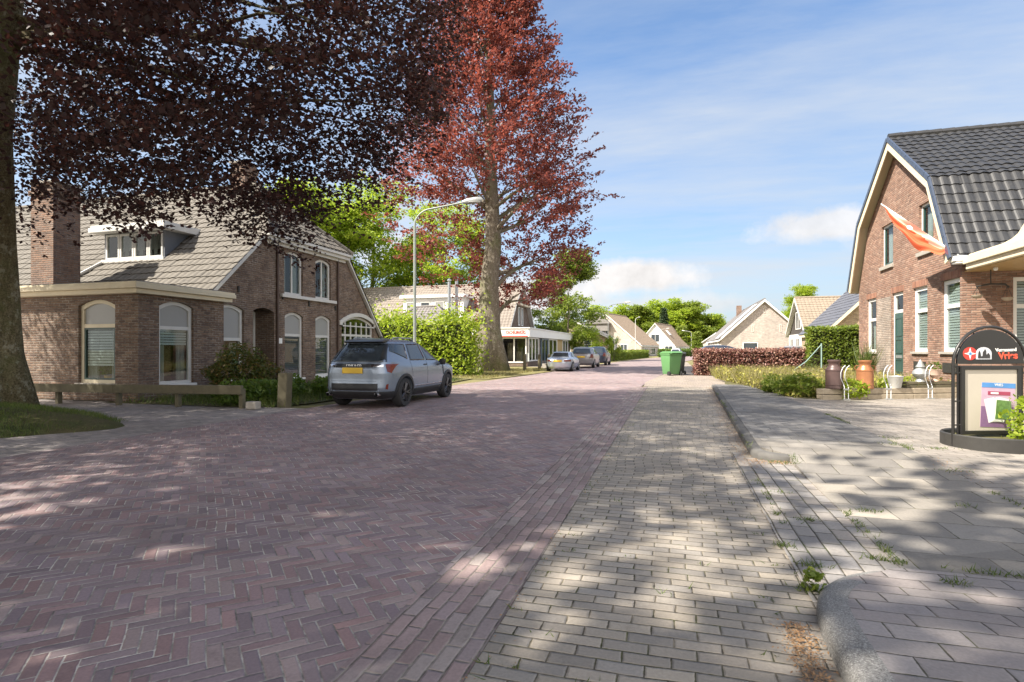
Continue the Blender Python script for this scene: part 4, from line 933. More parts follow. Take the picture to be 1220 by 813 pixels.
suv, sh = car('parked_car', 'grey-blue suv with black spoiler, seen from behind before the old brick house', (-7.13, 13.55, 0), R(91), SUV, M['suv'], (-1.36, 1.37), .355, .235, .80,
    [('rear_door_window', [(-1.02, 1.12), (-.12, 1.11), (-.12, 1.545), (-.86, 1.53)]), ('front_door_window', [(-.05, 1.11), (.86, 1.09), (.30, 1.50), (-.05, 1.545)]), ('quarter_window', [(-1.80, 1.36), (-1.12, 1.15), (-.95, 1.53), (-1.62, 1.53)])],
    [(-.74, 1.10), (.74, 1.10), (.57, 1.52), (-.57, 1.52)], [(-.74, 1.14), (.74, 1.14), (.56, 1.55), (-.56, 1.55)],
    [('tail_lamp', 'rear', [(.785, .87), (.835, .84), (.862, 1.045), (.735, 1.045)], M['redlamp']),
     ('lamp_trim', 'rear', [(.46, .985), (.712, .985), (.712, 1.045), (.46, 1.045)], M['chrome']), ('reflector', 'rear', [(.76, .47), (.79, .46), (.80, .59), (.77, .57)], M['redlamp']),
     ('headlamp', 'front', [(.45, .82), (.86, .78), (.84, .88), (.45, .90)], M['lampglass']), ('door_handle', 'side', [(-.30, .985), (-.10, .985), (-.10, 1.015), (-.30, 1.015)], M['cladding']), ('door_handle', 'side', [(.55, .965), (.75, .965), (.75, .995), (.55, .995)], M['cladding'])],
    M['rim'], M['cladding'], scale=1.0, plate=.83, cladz=.43, plateh=.13)
def spart(nm, mat, quad, how='rear', off=.008, sg=1, n=8, th=.02):
    q = MB(); sh.patch(q, quad, how, off=off, sgn=sg, n=n, th=th); return q.build(nm, mat, suv, smooth='all')
spart('light_band', M['cladding'], [(-.50, .975), (.50, .975), (.50, 1.055), (-.50, 1.055)], n=12)
spart('bumper_insert', M['cladding'], [(-.62, .44), (.56, .44), (.56, .60), (-.62, .60)], n=10, off=.012)
text_obj('lettering', 'LYNK & CO', .075, M['signwhite'], suv, Matrix.Translation((sh.rear(0, 1.015) - .014, -.02, 1.015)) @ Matrix.Rotation(R(-90), 4, 'Z') @ Matrix.Rotation(R(85), 4, 'X'), .002, bold=.002)
q = MB()
for i in range(13):
    pass
sp = [(-1.40, 1.645), (-1.68, 1.618), (-1.80, 1.575), (-1.74, 1.545), (-1.55, 1.57)]
q.prism([(x, -.52, z) for x, z in sp], (0, 1.04, 0)); q.build('spoiler', M['black'], suv, smooth=True, bevel=.012)
for sg in (-1, 1): q = MB(); sh.patch(q, [(sg * .60, 1.16), (sg * .70, 1.16), (sg * .575, 1.52), (sg * .52, 1.52)], 'rear', off=.018); q.build('rear_pillar_trim', M['black'], suv, smooth=True)
for sg in (-1, 1):
    q = MB(); q.tube([(-1.35, sg * .53, 1.62), (-1.28, sg * .535, 1.675), (-.3, sg * .54, 1.675), (-.18, sg * .54, 1.60)], .017, 8); q.build('roof_rail', M['galv'], suv, smooth=True)
    q = MB(); q.lathe([(.001, -.10), (.07, -.09), (.10, 0), (.095, .06), (.001, .09)], n=16, sx=.55, sy=1); q.xf(Matrix.Translation((.80, sg * .985, 1.06))); q.tube([(.82, sg * .86, 1.05), (.81, sg * .93, 1.05)], .025, 6); q.build('wing_mirror', M['black'], suv, smooth=True)
    q = MB(); q.tube([(-2.30, sg * .62, .355), (-2.10, sg * .62, .355)], .05, 12, cap=False); q.tube([(-2.15, sg * .62, .355), (-2.12, sg * .62, .355)], .045, 12); q.build('exhaust_tip', M['chrome'], suv, smooth=True)
    spart('sill_strip', M['chrome'], [(-.85, .475), (.90, .475), (.90, .495), (-.85, .495)], 'side', .016, sg)
    spart('door_seam', M['cladding'], [(-.088, .46), (-.08, .46), (-.082, 1.1), (-.09, 1.1)], 'side', .003, sg, th=.006)
    spart('door_seam', M['cladding'], [(-.99, .72), (-.982, .72), (-1.04, 1.1), (-1.048, 1.1)], 'side', .003, sg, th=.006)
    spart('side_vent', M['cladding'], [(.99, .70), (1.03, .70), (.99, .95), (.93, .95)], 'side', .008, sg)
spart('hatch_seam', M['cladding'], [(-.80, .655), (.80, .655), (.80, .661), (-.80, .661)], off=.003, n=14, th=.006)
q = MB(); q.prism([(-.95, -.01, 1.665), (-.75, -.01, 1.665), (-.90, -.01, 1.735)], (0, .02, 0)); q.build('aerial', M['black'], suv)
HATCH = [(.2, -1.85, 1.9, .76, 5), (.35, -2.05, 2.05, .84, 5), (.6, -2.1, 2.12, .87, 5), (.8, -2.1, 2.05, .87, 5), (.92, -2.08, 1.7, .85, 5), (.98, -2.03, 1.1, .82, 5), (1.05, -1.99, .9, .80, 5), (1.3, -1.75, .4, .70, 5), (1.42, -1.6, .05, .62, 5), (1.48, -1.3, -.3, .45, 4), (1.49, -1.1, -.6, .2, 3)]
ROAD = [(.16, -1.7, 1.75, .72, 5), (.3, -1.9, 1.95, .81, 4), (.5, -1.98, 1.98, .84, 3.6), (.66, -1.97, 1.85, .84, 3.6), (.76, -1.90, 1.35, .82, 4), (.81, -1.60, .85, .78, 5), (.85, -1.15, .70, .70, 5), (1.0, -1.0, .50, .64, 5), (1.15, -.85, .25, .57, 5), (1.20, -.7, .1, .45, 4), (1.215, -.5, -.1, .2, 3)]
gs = lambda z0, z1, xs: [('rear_door_window', [(xs[0], z0), (xs[1], z0), (xs[1], z1), (xs[2], z1)]), ('front_door_window', [(xs[1] + .06, z0), (xs[3], z0), (xs[4], z1), (xs[1] + .06, z1)])]
road, rs = car('roadster', 'small silver roadster with a yellow number plate, parked nearest of the cars by the shop', (-6.75, 35.6, 0), R(90), ROAD, M['silver'], (-1.13, 1.13), .29, .2, .71, [('side_window', [(-.85, .87), (.50, .86), (.18, 1.13), (-.70, 1.13)])],
    [(-.52, .88), (.52, .88), (.44, 1.12), (-.44, 1.12)], [(-.58, .88), (.58, .88), (.48, 1.13), (-.48, 1.13)], [('tail_lamp', 'rear', [(.38, .60), (.74, .60), (.74, .71), (.38, .70)], M['redlamp']), ('headlamp', 'front', [(.4, .5), (.7, .5), (.7, .58), (.4, .58)], M['lampglass'])], M['silver_rim'], plate=.58, scale=1.03)
est, _ = car('parked_car', 'grey hatchback parked between the roadster and the farther dark one', (-6.35, 42.5, 0), R(90), HATCH, M['champagne'], (-1.27, 1.27), .31, .2, .74, gs(.98, 1.36, (-1.5, -.45, -1.35, .75, .3)), [(-.66, 1.0), (.66, 1.0), (.54, 1.36), (-.54, 1.36)], [(-.66, 1.02), (.66, 1.02), (.54, 1.38), (-.54, 1.38)], [('tail_lamp', 'rear', [(.6, .72), (.82, .72), (.78, 1.0), (.66, 1.0)], M['redlamp'])], M['silver_rim'], plate=.72, scale=1.05)
est2, _ = car('parked_car', 'dark hatchback farthest along the row of cars by the shop', (-6.15, 48.6, 0), R(90), HATCH, M['darkcar'], (-1.27, 1.27), .31, .2, .74, gs(.98, 1.36, (-1.5, -.45, -1.35, .75, .3)), [(-.66, 1.0), (.66, 1.0), (.54, 1.36), (-.54, 1.36)], [(-.66, 1.02), (.66, 1.02), (.54, 1.38), (-.54, 1.38)], [('tail_lamp', 'rear', [(.6, .72), (.82, .72), (.78, 1.0), (.66, 1.0)], M['redlamp'])], M['rim'], plate=.72, scale=1.08)
far, _ = car('parked_car', 'white car far down the street, just above the wheelie bin', (0.9, 102, 0), R(82), HATCH, M['carwhite'], (-1.27, 1.27), .31, .2, .74, gs(.98, 1.36, (-1.5, -.45, -1.35, .75, .3)), [(-.66, 1.0), (.66, 1.0), (.54, 1.36), (-.54, 1.36)], [(-.66, 1.02), (.66, 1.02), (.54, 1.38), (-.54, 1.38)], [('tail_lamp', 'rear', [(.6, .72), (.82, .72), (.78, 1.0), (.66, 1.0)], M['redlamp'])], M['rim'])
for (x, y, rz, lab, mt, sc) in ((4.6, 50.5, 8, 'dark blue car whose roof shows over the left half of the copper hedge', 'darkcar', 1.16), (9.0, 50.5, 176, 'grey car whose roof shows over the right half of the copper hedge', 'champagne', 1.14)):
    o = copy_tree(est2); o.location = (x, y, 0); o.rotation_euler = (0, 0, R(rz)); o['label'] = lab; o.scale = (sc,) * 3
    for ch in o.children:
        if ch.name.startswith('body'): ch.data = ch.data.copy(); ch.data.materials[0] = M[mt]
for o in (road, est, est2): o['group'] = 'cars parked by the shop'

# ------------------------------------------------------------------ houses further off
def gable_house(name, label, loc, rz, prof, L, wall, roof, over=.35, verge=None, tiles=True, tw=.3, th=.36, amp=.04, su=4, group=None, floor=0.0):
    """Ridge along local y (0..L); prof = wall-to-ridge outline in (x, z), eave to eave."""
    t = thing(name, label, 'house', loc, rz, group)
    w = MB(); w.prism([(prof[0][0], 0, 0), (prof[-1][0], 0, 0)] + [(x, 0, z - .06) for x, z in prof[::-1]], (0, L, 0)); w.build('wall', wall, t)
    k = len(prof)
    for i in range(k - 1):
        a, b = Vector((prof[i][0], -over, prof[i][1])), Vector((prof[i + 1][0], -over, prof[i + 1][1]))
        lo, hi = (a, b) if a.z < b.z else (b, a); v = lo - hi
        ext = over * .8 if i in (0, k - 2) else 0.0
        if tiles: tile_roof('roof', roof, t, hi + Z3 * .06, (0, 1, 0), v, L + 2 * over, v.length + ext, tw=tw, th=th, amp=amp, su=su, world=False)
        e = v.normalized() * ext; d = MB(); d.prism([hi, lo + e, lo + e - Z3 * .14, hi - Z3 * .14], (0, L + 2 * over - .02, 0)); d.xf(Matrix.Translation((0, .01, 0)))
        d.build('roof_deck', verge or M['greywhite'], t)
    for y in (-over - .03, L + over - .01):
        d = MB(); d.prism([(x, y, z + .09) for x, z in prof] + [(x, y, z - .16) for x, z in prof[::-1]], (0, .04, 0)); d.build('verge_board', verge or M['greywhite'], t)
    top = max(prof, key=lambda p: p[1]); d = MB(); ridge_caps(d, (top[0], -over, top[1] + .1), (top[0], L + over, top[1] + .1), .12, .45); d.build('ridge_tiles', roof, t, smooth=True)
    x0, x1 = prof[0][0], prof[-1][0]
    return t, dict(front=Face((0, 0, 0), (1, 0, 0), (0, -1, 0)), left=Face((x0, 0, 0), (0, 1, 0), (-1, 0, 0)), right=Face((x1, 0, 0), (0, 1, 0), (1, 0, 0)), back=Face((0, L, 0), (1, 0, 0), (0, 1, 0)))
def lw(f, t, *a, **k):
    """flat window on a house built in its own coordinates"""
    global rootmat
    keep = rootmat; rootmat = lambda o: Matrix.Identity(4); w = flat_window(f, t, *a, **k); rootmat = keep; return w

# white-dormered house behind the shop: ridge runs back from the street
hs, fc = gable_house('dormer_house', 'house with taupe tiled roof, white box dormer and half-hipped dark gable behind the flat-roofed shop', (-13.8, 46.0, 0), R(90),
    [(0.0, 3.0), (2.3, 5.6), (4.7, 7.5), (7.1, 5.6), (9.4, 3.0)], 17, M['brick_left'], M['tile_taupe'], verge=M['greywhite'])
# (local x runs along world y, local -y faces the street after the quarter turn)
for u in (4.0, 5.1): lw(fc['front'], hs, u, u + .62, 3.6, 5.35, fw=.1)
d = MB(); d.box(2.2, 2.36, -.42, -.32, 5.5, 5.6); 
d.prism([(2.2, -.45, 5.45), (7.2, -.45, 5.45), (7.2, -.45, 5.62), (2.2, -.45, 5.62)], (0, .5, 0)); d.build('gable_cornice', M['cream'], hs)
dm = MB(); dm.box(1.0, 4.0, 4.3, 10.3, 3.6, 6.10); dmo = dm.build('dormer', M['white'], hs)
dm = MB(); dm.box(.75, 4.3, 4.0, 10.6, 6.10, 6.38); dm.build('dormer_roof', M['white'], dmo, bevel=.03)
fdm = Face((1.0, 0, 0), (0, 1, 0), (-1, 0, 0))
for i in range(4): lw(fdm, dmo, 4.7 + i * 1.45, 5.65 + i * 1.45, 4.6, 5.75, fw=.08, pane=M['frost'] if i != 2 else M['farglass'], frame=M['greywhite'])
# hip-roofed outbuilding
hb = thing('outbuilding', 'low outbuilding with dark hipped tile roof rising over the bright hedge', 'outbuilding', (-20.2, 44, 0))
w = MB(); w.box(-3.8, 3.6, -2.6, 2.6, 0, 2.75); w.build('wall', M['brick_left'], hb)
ha, hz, hb0, hb1 = 2.75, 5.0, -1.0, .9
def hip(poly, nm='roof', mat=M['tile_grey']):
    a, b, c_ = Vector(poly[0]), Vector(poly[1]), Vector(poly[2]); n = (b - a).cross(c_ - a).normalized(); n = -n if n.z < 0 else n
    U = n.cross(Z3).normalized(); V = U.cross(n); V = -V if V.z > 0 else V
    pts = [Vector(p) for p in poly]; us = [(p - a).dot(U) for p in pts]; vs = [(p - a).dot(V) for p in pts]; u0, v0 = min(us) - .3, min(vs) - .05
    return tile_roof(nm, mat, hb, a + U * u0 + V * v0, U, V, max(us) - u0 + .3, max(vs) - v0, [(u - u0, v - v0) for u, v in zip(us, vs)], tw=.3, th=.36, amp=.045, su=4, world=False)
c4 = [(-4.1, -2.9, ha), (3.9, -2.9, ha), (3.9, 2.9, ha), (-4.1, 2.9, ha)]; r2 = [(hb0, 0, hz), (hb1, 0, hz)]
hip([c4[0], c4[1], r2[1], r2[0]]); hip([c4[2], c4[3], r2[0], r2[1]]); hip([c4[3], c4[0], r2[0]]); hip([c4[1], c4[2], r2[1]])
w = MB(); 
for a, b in ((r2[0], r2[1]), (r2[0], c4[0]), (r2[1], c4[1]), (r2[1], c4[2]), (r2[0], c4[3])): ridge_caps(w, Vector(a) + Z3 * .06, Vector(b) + Z3 * .1, .11, .4)
w.build('ridge_tiles', M['tile_grey'], hb, smooth=True)

# flat-roofed corner shop
sp_ = thing('corner_shop', 'low flat-roofed shop with white fascia, red lettering and large display windows behind the copper beech', 'shop', (-11, 42.7, 0))
w = MB(); w.box(-11.25, -11.0, 46.6, 47.0, .35, 2.35); w.box(-17, -16.7, 42.8, 62, 0, 2.35); w.box(-17, -11.05, 61.7, 62, 0, 2.35); w.box(-11.3, -11.03, 47.5, 61.7, 0, .35); w.box(-11.3, -11.03, 42.73, 47.5, 0, .38); w.box(-16.7, -11.3, 42.73, 42.95, 0, .3); w.box(-14.0, -13.2, 42.73, 42.95, .3, 2.35)
w.build('wall', M['brick_left'], sp_, world=True)
w = MB(); w.box(-17.2, -10.75, 42.3, 62.3, 2.36, 3.02); w.box(-17.3, -10.68, 42.22, 62.4, 3.022, 3.10); w.build('fascia', M['white'], sp_, world=True, bevel=.015)
w = MB(); w.box(-17.1, -10.8, 42.35, 62.2, 3.101, 3.13); w.build('flat_roof', simple('roof_felt', (.15, .15, .15), .9), sp_, world=True)
Fa = Face((0, 42.73, 0), (1, 0, 0), (0, -1, 0)); Fb = Face((-11.0, 0, 0), (0, 1, 0), (1, 0, 0))
def shopwin(f, u0, u1, z0, z1, n, pane, fw=.09):
    fr = MB(); fr.ring(outline(f, u0, u1, z0, z1, 0, -.08), outline(f, u0 + fw, u1 - fw, z0 + fw, z1 - fw, 0, -.08), f.N * .12)
    for i in range(1, n): u = u0 + (u1 - u0) * i / n; f.box(fr, u - .04, u + .04, z0 + fw, z1 - fw, -.08, .03)
    o = fr.build('display_window', M['white'], sp_, world=True); p = MB(); f.box(p, u0 + fw, u1 - fw, z0 + fw, z1 - fw, -.035, -.025); p.build('pane', pane, o, world=True); return o
lp = shopwin(Fa, -16.6, -14.05, .3, 2.33, 1, M['limeposter']); shopwin(Fa, -13.15, -11.1, .3, 2.33, 2, M['glass']); shopwin(Fb, 43.0, 46.55, .4, 2.33, 3, M['glass'])
shopwin(Fb, 50.6, 54.5, .38, 2.33, 2, M['glass']); shopwin(Fb, 57.5, 60.5, .38, 2.33, 2, M['glass'])
dr = MB(); dr.ring(outline(Fb, 47.6, 50.4, .02, 2.33, 0, -.1), outline(Fb, 47.72, 50.28, .02, 2.22, 0, -.1), Vector((.14, 0, 0))); Fb.box(dr, 48.95, 49.05, .02, 2.22, -.1, .03); o = dr.build('shop_door', simple('blue_grey_frame', (.15, .2, .25), .4), sp_, world=True)
p = MB(); Fb.box(p, 47.72, 50.28, .1, 2.22, -.05, -.04); p.build('pane', M['glass'], o, world=True)
w = MB(); Fb.box(w, 54.6, 57.4, .35, 2.33, -.1, -.02); w.build('boarded_panel', simple('ochre_panel', (.42, .30, .14), .7), sp_, world=True)
w = MB()
for x, y, s_, h in ((-12.6, 43.6, .5, 1.9), (-11.9, 43.5, .35, 1.2), (-12.3, 45, .5, 1.5), (-11.8, 45.6, .4, 1.1), (-13.0, 46, .5, 2.0), (-12.2, 52, .5, 1.6)): w.box(x - s_ / 2, x + s_ / 2, y - s_ / 2, y + s_ / 2, .05, h)
w.box(-16.6, -11.2, 47.2, 47.3, 0, 2.3)
w.build('shop_display', M['shopgoods'], sp_, world=True)
w = MB(); Fa.box(w, -13.15, -10.85, 2.44, 3.0, .433, .45); sgn_ = w.build('shop_sign', M['signwhite'], sp_, world=True)
w = MB(); Fa.box(w, -16.5, -10.9, 2.37, 2.43, .433, .455); w.build('red_trim', M['red'], sgn_, world=True)
text_obj('lettering', 'KACHELMAKERS', .40, M['red'], sgn_, Matrix.Translation((-11.85 + 11, 42.73 - .455 - 42.7, 2.71)) @ Matrix.Rotation(R(90), 4, 'X'), .006, bold=.008, sx=.54)
for i, (x, y) in enumerate(((-18.75, 45.2), (-18.25, 45.7))):
    t = thing('flue_pipe', ('left' if i == 0 else 'right') + ' one of two tall steel flue pipes standing beside the hipped outbuilding roof', 'flue pipe', (x, y, 3.4)); t['group'] = 'flue pipes by the shop'
    w = MB(); w.tube([(0, 0, -.05), (0, 0, 3.9 + .25 * i)], .14, 12); w.build('pipe', M['steelpipe'], t, smooth=True)
    w = MB(); w.lathe([(.2, 4.0 + .25 * i), (.2, 4.04 + .25 * i), (.02, 4.2 + .25 * i)], n=12); w.tube([(.1, 0, 3.8 + .25 * i), (.1, 0, 4.02 + .25 * i)], .01, 4); w.build('cowl', M['steelpipe'], t)

# bay-windowed bungalow, brown-roofed house, white gable house
b1, f1 = gable_house('bungalow', 'pale brick bungalow with low grey roof and a white bay window', (-13.6, 76, 0), 0, [(-5.4, 3.0), (0, 5.6), (5.4, 3.0)], 9, M['brick_tan'], M['tile_grey'], su=3)
lw(f1['front'], b1, 2.0, 3.1, 1.0, 2.7, trans=2.0); lw(f1['front'], b1, -1.2, .2, 1.0, 2.7, trans=2.0); lw(f1['right'], b1, 5.4, 7.6, .9, 2.6, mull=2)
w = MB(); w.box(5.4, 6.15, 1.0, 4.0, 0, 2.75); w.box(5.4, 6.3, .85, 4.15, 2.752, 2.95); bay = w.build('bay', M['white'], b1); fb_ = Face((6.15, 0, 0), (0, 1, 0), (1, 0, 0)); lw(fb_, bay, 1.1, 3.9, .8, 2.6, mull=3); lw(Face((0, 1.0, 0), (1, 0, 0), (0, -1, 0)), bay, 5.48, 6.08, .8, 2.6)
w = MB(); w.box(-1.6, -.9, 5, 5.7, 4, 6.6); w.build('chimney', M['brick_chim'], b1)
b2, f2 = gable_house('brown_roof_house', 'house with long brown roof and white verge, between the bungalow and the white house', (-10.6, 108, 0), R(-13), [(-6.0, 2.4), (-1.8, 8.3), (5.3, 2.2)], 13, M['brick_pale'], M['tile_brown'], verge=M['white'], su=3)
lw(f2['front'], b2, 1.2, 2.6, .5, 2.3, mull=1); lw(f2['front'], b2, -2.6, -1.0, 4.2, 5.6, mull=1); lw(f2['right'], b2, 2, 10, .3, 1.6, mull=5); lw(f2['front'], b2, -4.9, -3.2, .8, 2.2)
w = MB(); w.box(-5.6, -.8, -.9, .2, 4.9, 6.3); w.prism([(-5.9, -1.2, 6.3), (-.5, -1.2, 6.3), (-3.2, -1.2, 8.6)], (0, 3, 0)); w.build('dormer', M['tile_grey'], b2)
b3, f3 = gable_house('white_gable_house', 'small white gabled house with brown roof in front of the far trees', (-3.6, 132, 0), R(-14), [(-4.1, 2.6), (0, 7.3), (4.6, 2.1)], 14, M['white'], M['tile_brown'], su=3)
lw(f3['front'], b3, -1.0, 1.0, 3.0, 4.8, mull=1); lw(f3['front'], b3, 2.2, 4.0, .6, 2.1, mull=1); lw(f3['right'], b3, 2, 5, .6, 1.7, mull=2); lw(f3['front'], b3, -3, -1.2, .6, 2.0)
w = MB(); w.prism([(1.6, 3, 5.75), (1.6, 4.2, 5.75), (2.6, 4.2, 4.63), (2.6, 3, 4.63)], (.09, 0, .11)); w.build('roof_window', M['white'], b3)
b4, f4 = gable_house('grey_roof_house', 'low grey-roofed house half hidden by bushes at the bend of the street', (11, 150, 0), R(-30), [(-5, 2.4), (0, 5.5), (5, 2.4)], 10, M['brick_pale'], M['slate'], su=3)
lw(f4['front'], b4, -2, 0, .8, 2.2)
# right-hand side
b5, f5 = gable_house('barn_house', 'pale brick barn-like house with tall plain gable and white verges behind the copper hedge', (9.4, 63.5, 0), 0, [(-4.3, 2.55), (0, 6.55), (4.3, 2.55)], 22, M['brick_pale'], M['tile_grey'], verge=M['white'], su=3)
lw(f5['front'], b5, -2.1, -.6, 1.2, 2.1, mull=0); 
for u, z in ((-1.2, 3.2), (1.5, 3.2), (-.06, 5.2)): lw(f5['front'], b5, u, u + .16, z, z + .75, fw=.03, pane=M['brick_tan'])
for u in (3, 7, 11, 15): lw(f5['left'], b5, u, u + 2.2, 1.0, 2.2, mull=2)
w = MB(); v = Vector((-4.3, 0, -4.0)).normalized(); w.prism([Vector((-.5, 1.4, 6.09 + .17)), Vector((-.5, 4.6, 6.09 + .17)), Vector((-4.5, 4.6, 2.37 + .17)), Vector((-4.5, 1.4, 2.37 + .17))], (-.05, 0, .05)); w.build('solar_panels', M['signgrey'], b5)
w = MB(); w.box(-1.0, -.4, 16, 16.7, 5, 7.2); w.build('chimney', M['brick_chim'], b5)
b6, f6 = gable_house('steep_gable_house', 'narrow dark-boarded gabled house with tan tiled roof, between the barn house and the slate-roofed one', (11.2, 52.2, 0), R(-90), [(-8.0, 2.85), (-3.9, 6.0), (0, 2.85)], 9, M['wood_clad'], M['tile_tan'], su=3)
w = MB(); w.box(-7.9, -.1, -.06, -.003, .0, 2.75); w.build('white_front', M['white'], b6)
lw(f6['front'], b6, -5.0, -3.0, 3.2, 4.8, mull=1)
for u in (-7.2, -4.6, -2.2): lw(Face((0, -.06, 0), (1, 0, 0), (0, -1, 0)), b6, u, u + 1.5, .4, 2.4, mull=1)
w = MB(); w.box(-6.9, -6.3, 6, 6.6, 4, 6.6); w.build('chimney', M['brick_chim'], b6)
b7, f7 = gable_house('slate_roof_house', 'tan brick house with dark slate roof sloping to the left, behind the clipped green hedge', (14.9, 42.5, 0), 0, [(-4.7, 2.65), (0, 7.3), (5.0, 2.65)], 7.5, M['brick_tan'], M['slate'], verge=M['cream'], su=3, tw=.26, amp=.02)
lw(f7['front'], b7, -2.6, -1.2, 2.4, 3.4, mull=1); lw(f7['front'], b7, 0, 1.4, 2.4, 3.4)
w = MB(); w.box(-.35, .35, 2, 2.7, 6.6, 8.2); w.build('chimney', M['brick_chim'], b7)

# ------------------------------------------------------------------ trees
c16, s16 = math.cos(math.atan(190 / 660)), math.sin(math.atan(190 / 660))
def cw(X, Y): return (X * c16 - Y * s16, X * s16 + Y * c16)
# the copper beech overhanging the left half: crown shaped low over the street, lifted over the house
LT = (-14.20, 8.45)
rng = np.random.default_rng(11)
def left_crown(n):
    out = []
    while len(out) < n:
        k = rng.uniform(-1, 1, (4000, 3)); k = k[(k ** 2).sum(1) < 1]
        p = np.empty_like(k); p[:, 0] = -9.8 + k[:, 0] * 9.2; p[:, 1] = 11.2 + k[:, 1] * 8.6; p[:, 2] = 9.2 + k[:, 2] * 6.2
        px = 610 + 660 * p[:, 0] / np.maximum(p[:, 1], 1)
        rr = np.hypot(p[:, 0] + 11.3, p[:, 1] - 12.2)
        slope_ = np.interp(px, [-200, 40, 100, 150, 180, 220, 250, 300, 340, 390, 425, 450, 500, 520, 560], [.25, .255, .275, .23, .295, .275, .23, .185, .145, .15, .225, .28, .41, .55, .9])
        low = np.maximum(1.4 + slope_ * np.maximum(p[:, 1], 8.5), 3.5) + rng.normal(size=len(p)) * .22
        ok = (p[:, 2] > low) & (rng.uniform(size=len(p)) < np.where(p[:, 2] < low + 2.6, 1, np.where(p[:, 2] < 10, .5, .42))) & (p[:, 1] > 2.5) & ((p[:, 1] < 14.2 + .3 * rng.normal(size=len(p))) | (p[:, 0] > -3.2)) & ~((np.abs(px - 10) < 34) & (p[:, 1] < 12.3) & (p[:, 2] < 10))
        out += p[ok].tolist()
    return np.array(out[:n])
P = left_crown(6300); g_ = np.sin(P[:, 0] * 1.9 + 1) * np.sin(P[:, 1] * 1.7) * np.sin(P[:, 2] * 1.8) + .5 * np.sin(P[:, 0] * 3.7 + P[:, 2] * 2.9) * np.cos(P[:, 1] * 3.3); P = P[g_ < np.where(P[:, 2] > 7.5, .27, .30)]; xy = np.array(cw(P[:, 0], P[:, 1])).T; P = np.column_stack([xy, P[:, 2]])
D = P - np.array([LT[0], LT[1], 0]); D[:, 2] = 0; D /= np.linalg.norm(D, axis=1)[:, None] + .2; D[:, 2] = -.15 + rng.normal(size=len(P)) * .25; D += rng.normal(size=D.shape) * .3; D /= np.linalg.norm(D, axis=1)[:, None]
LP, LD = sprays(P, D, 52, .80, .20, rng, .4)
lv = leaf_quads(LP, .102, rng, .5, D=LD, asp=.7)
lt = thing('copper_beech', 'big dark copper beech overhanging the street, its mossy trunk at the left edge', 'tree', (LT[0], LT[1], .0))
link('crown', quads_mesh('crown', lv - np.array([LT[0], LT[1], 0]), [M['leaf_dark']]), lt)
mb = MB(); pts, rad = [], []
for i in range(12):
    z = .15 + 13 * i / 11; pts.append((.06 * math.sin(z * .5 + 2) + .012 * z * z * .45, .05 * math.sin(z * .8), z - (.4 if i == 0 else 0))); rad.append(.43 * (1 - .55 * i / 11) + .38 * math.exp(-(z - .15) / .6))
mb.tube(pts, rad, 32); buttress(mb, .5, 4)
for i in range(22):
    tgt = P[rng.integers(len(P))] - np.array([LT[0], LT[1], 0]); zb = min(max(tgt[2] + rng.uniform(0, 2.5), 8.0), 12.8)
    lp_ = limb(mb, (.0054 * zb * zb, 0, zb), tgt, .10, .012, rng, .1)
    for q in range(3):
        k = rng.integers(2, 6); limb(mb, lp_[k], lp_[k] + (tgt - lp_[k]) * .7 + rng.normal(size=3) * (1.4, 1.4, .5), .05, .01, rng, n=5, seg=4)
mb.build('trunk', M['bark_old'], lt, smooth='all')
# central red beech
env = lambda z: float(np.interp(z, [0, .06, .14, .26, .40, .55, .66, .80, .92, 1.0], [3.4, 4.8, 6.0, 6.5, 6.3, 5.1, 4.3, 3.2, 1.9, .6]))
def beech_keep(P):
    X, Y = P[:, 0] * c16 + P[:, 1] * s16, -P[:, 0] * s16 + P[:, 1] * c16; z = P[:, 2]; u = np.random.default_rng(8).uniform(size=len(P))
    trunk_open = (np.abs(X) < 1.5 + .12 * (11 - z)) & (Y < 1.5) & (z < 10.5)
    left_open = (X < -1.5) & (z < 11) & (u < np.where(z < 7.2, .9, .5))
    gap = np.sin(P[:, 0] * 1.5 + 2) * np.sin(P[:, 1] * 1.3) * np.sin(z * 1.1 + 1) + .5 * np.sin(P[:, 0] * 2.9 + z * 2.1) * np.cos(P[:, 1] * 2.4)
    return ~trunk_open & ~left_open & (u > .08) & (gap < .27)
cm = tree_mesh(env, 25.0, .74, 3000, 48, .20, 1.35, .19, 21, M['leaf_red'], M['bark_pale'], fork=.155, nlimb=46, up=.35, trunk_top=.85, flat=.5, dout=.42, keep=beech_keep)
tree('copper_beech', 'tall red-leaved copper beech with thick grey trunk on the dry verge by the shop', (-10.75, 32.4, 0), cm, M['bark_pale'])
# broadleaf masters
e_round = lambda z: float(np.interp(z, [0, .12, .35, .6, .82, 1], [.35, .75, 1, .92, .62, .2]))
lime = tree_mesh(lambda z: 5.6 * e_round(z), 18.5, .34, 900, 34, .30, 1.4, .42, 31, M['leaf_lime'], M['bark_pale'], fork=.22, nlimb=20, clumps=34, up=.7)
lime2 = tree_mesh(lambda z: 5.0 * e_round(z), 17, .30, 850, 34, .30, 1.3, .42, 32, M['leaf_lime'], M['bark_pale'], fork=.2, nlimb=20, clumps=30, up=.7)
wood = tree_mesh(lambda z: 6.2 * e_round(z), 16, .35, 800, 24, .62, 1.6, .6, 33, M['leaf_lime'], M['bark'], fork=.12, nlimb=10, clumps=30, up=.8)
wood2 = tree_mesh(lambda z: 5.6 * e_round(z), 15, .3, 800, 24, .60, 1.5, .6, 34, M['leaf_mid'], M['bark'], fork=.12, nlimb=10, clumps=26, up=.8)
T1 = tree('broadleaf_tree', 'x', (-34.0, 58.5, 0), lime, M['bark_pale'], 'bright trees behind the brick house')
T2 = tree('broadleaf_tree', 'x', (-35.5, 47.0, 0), lime2, M['bark_pale'], 'bright trees behind the brick house')
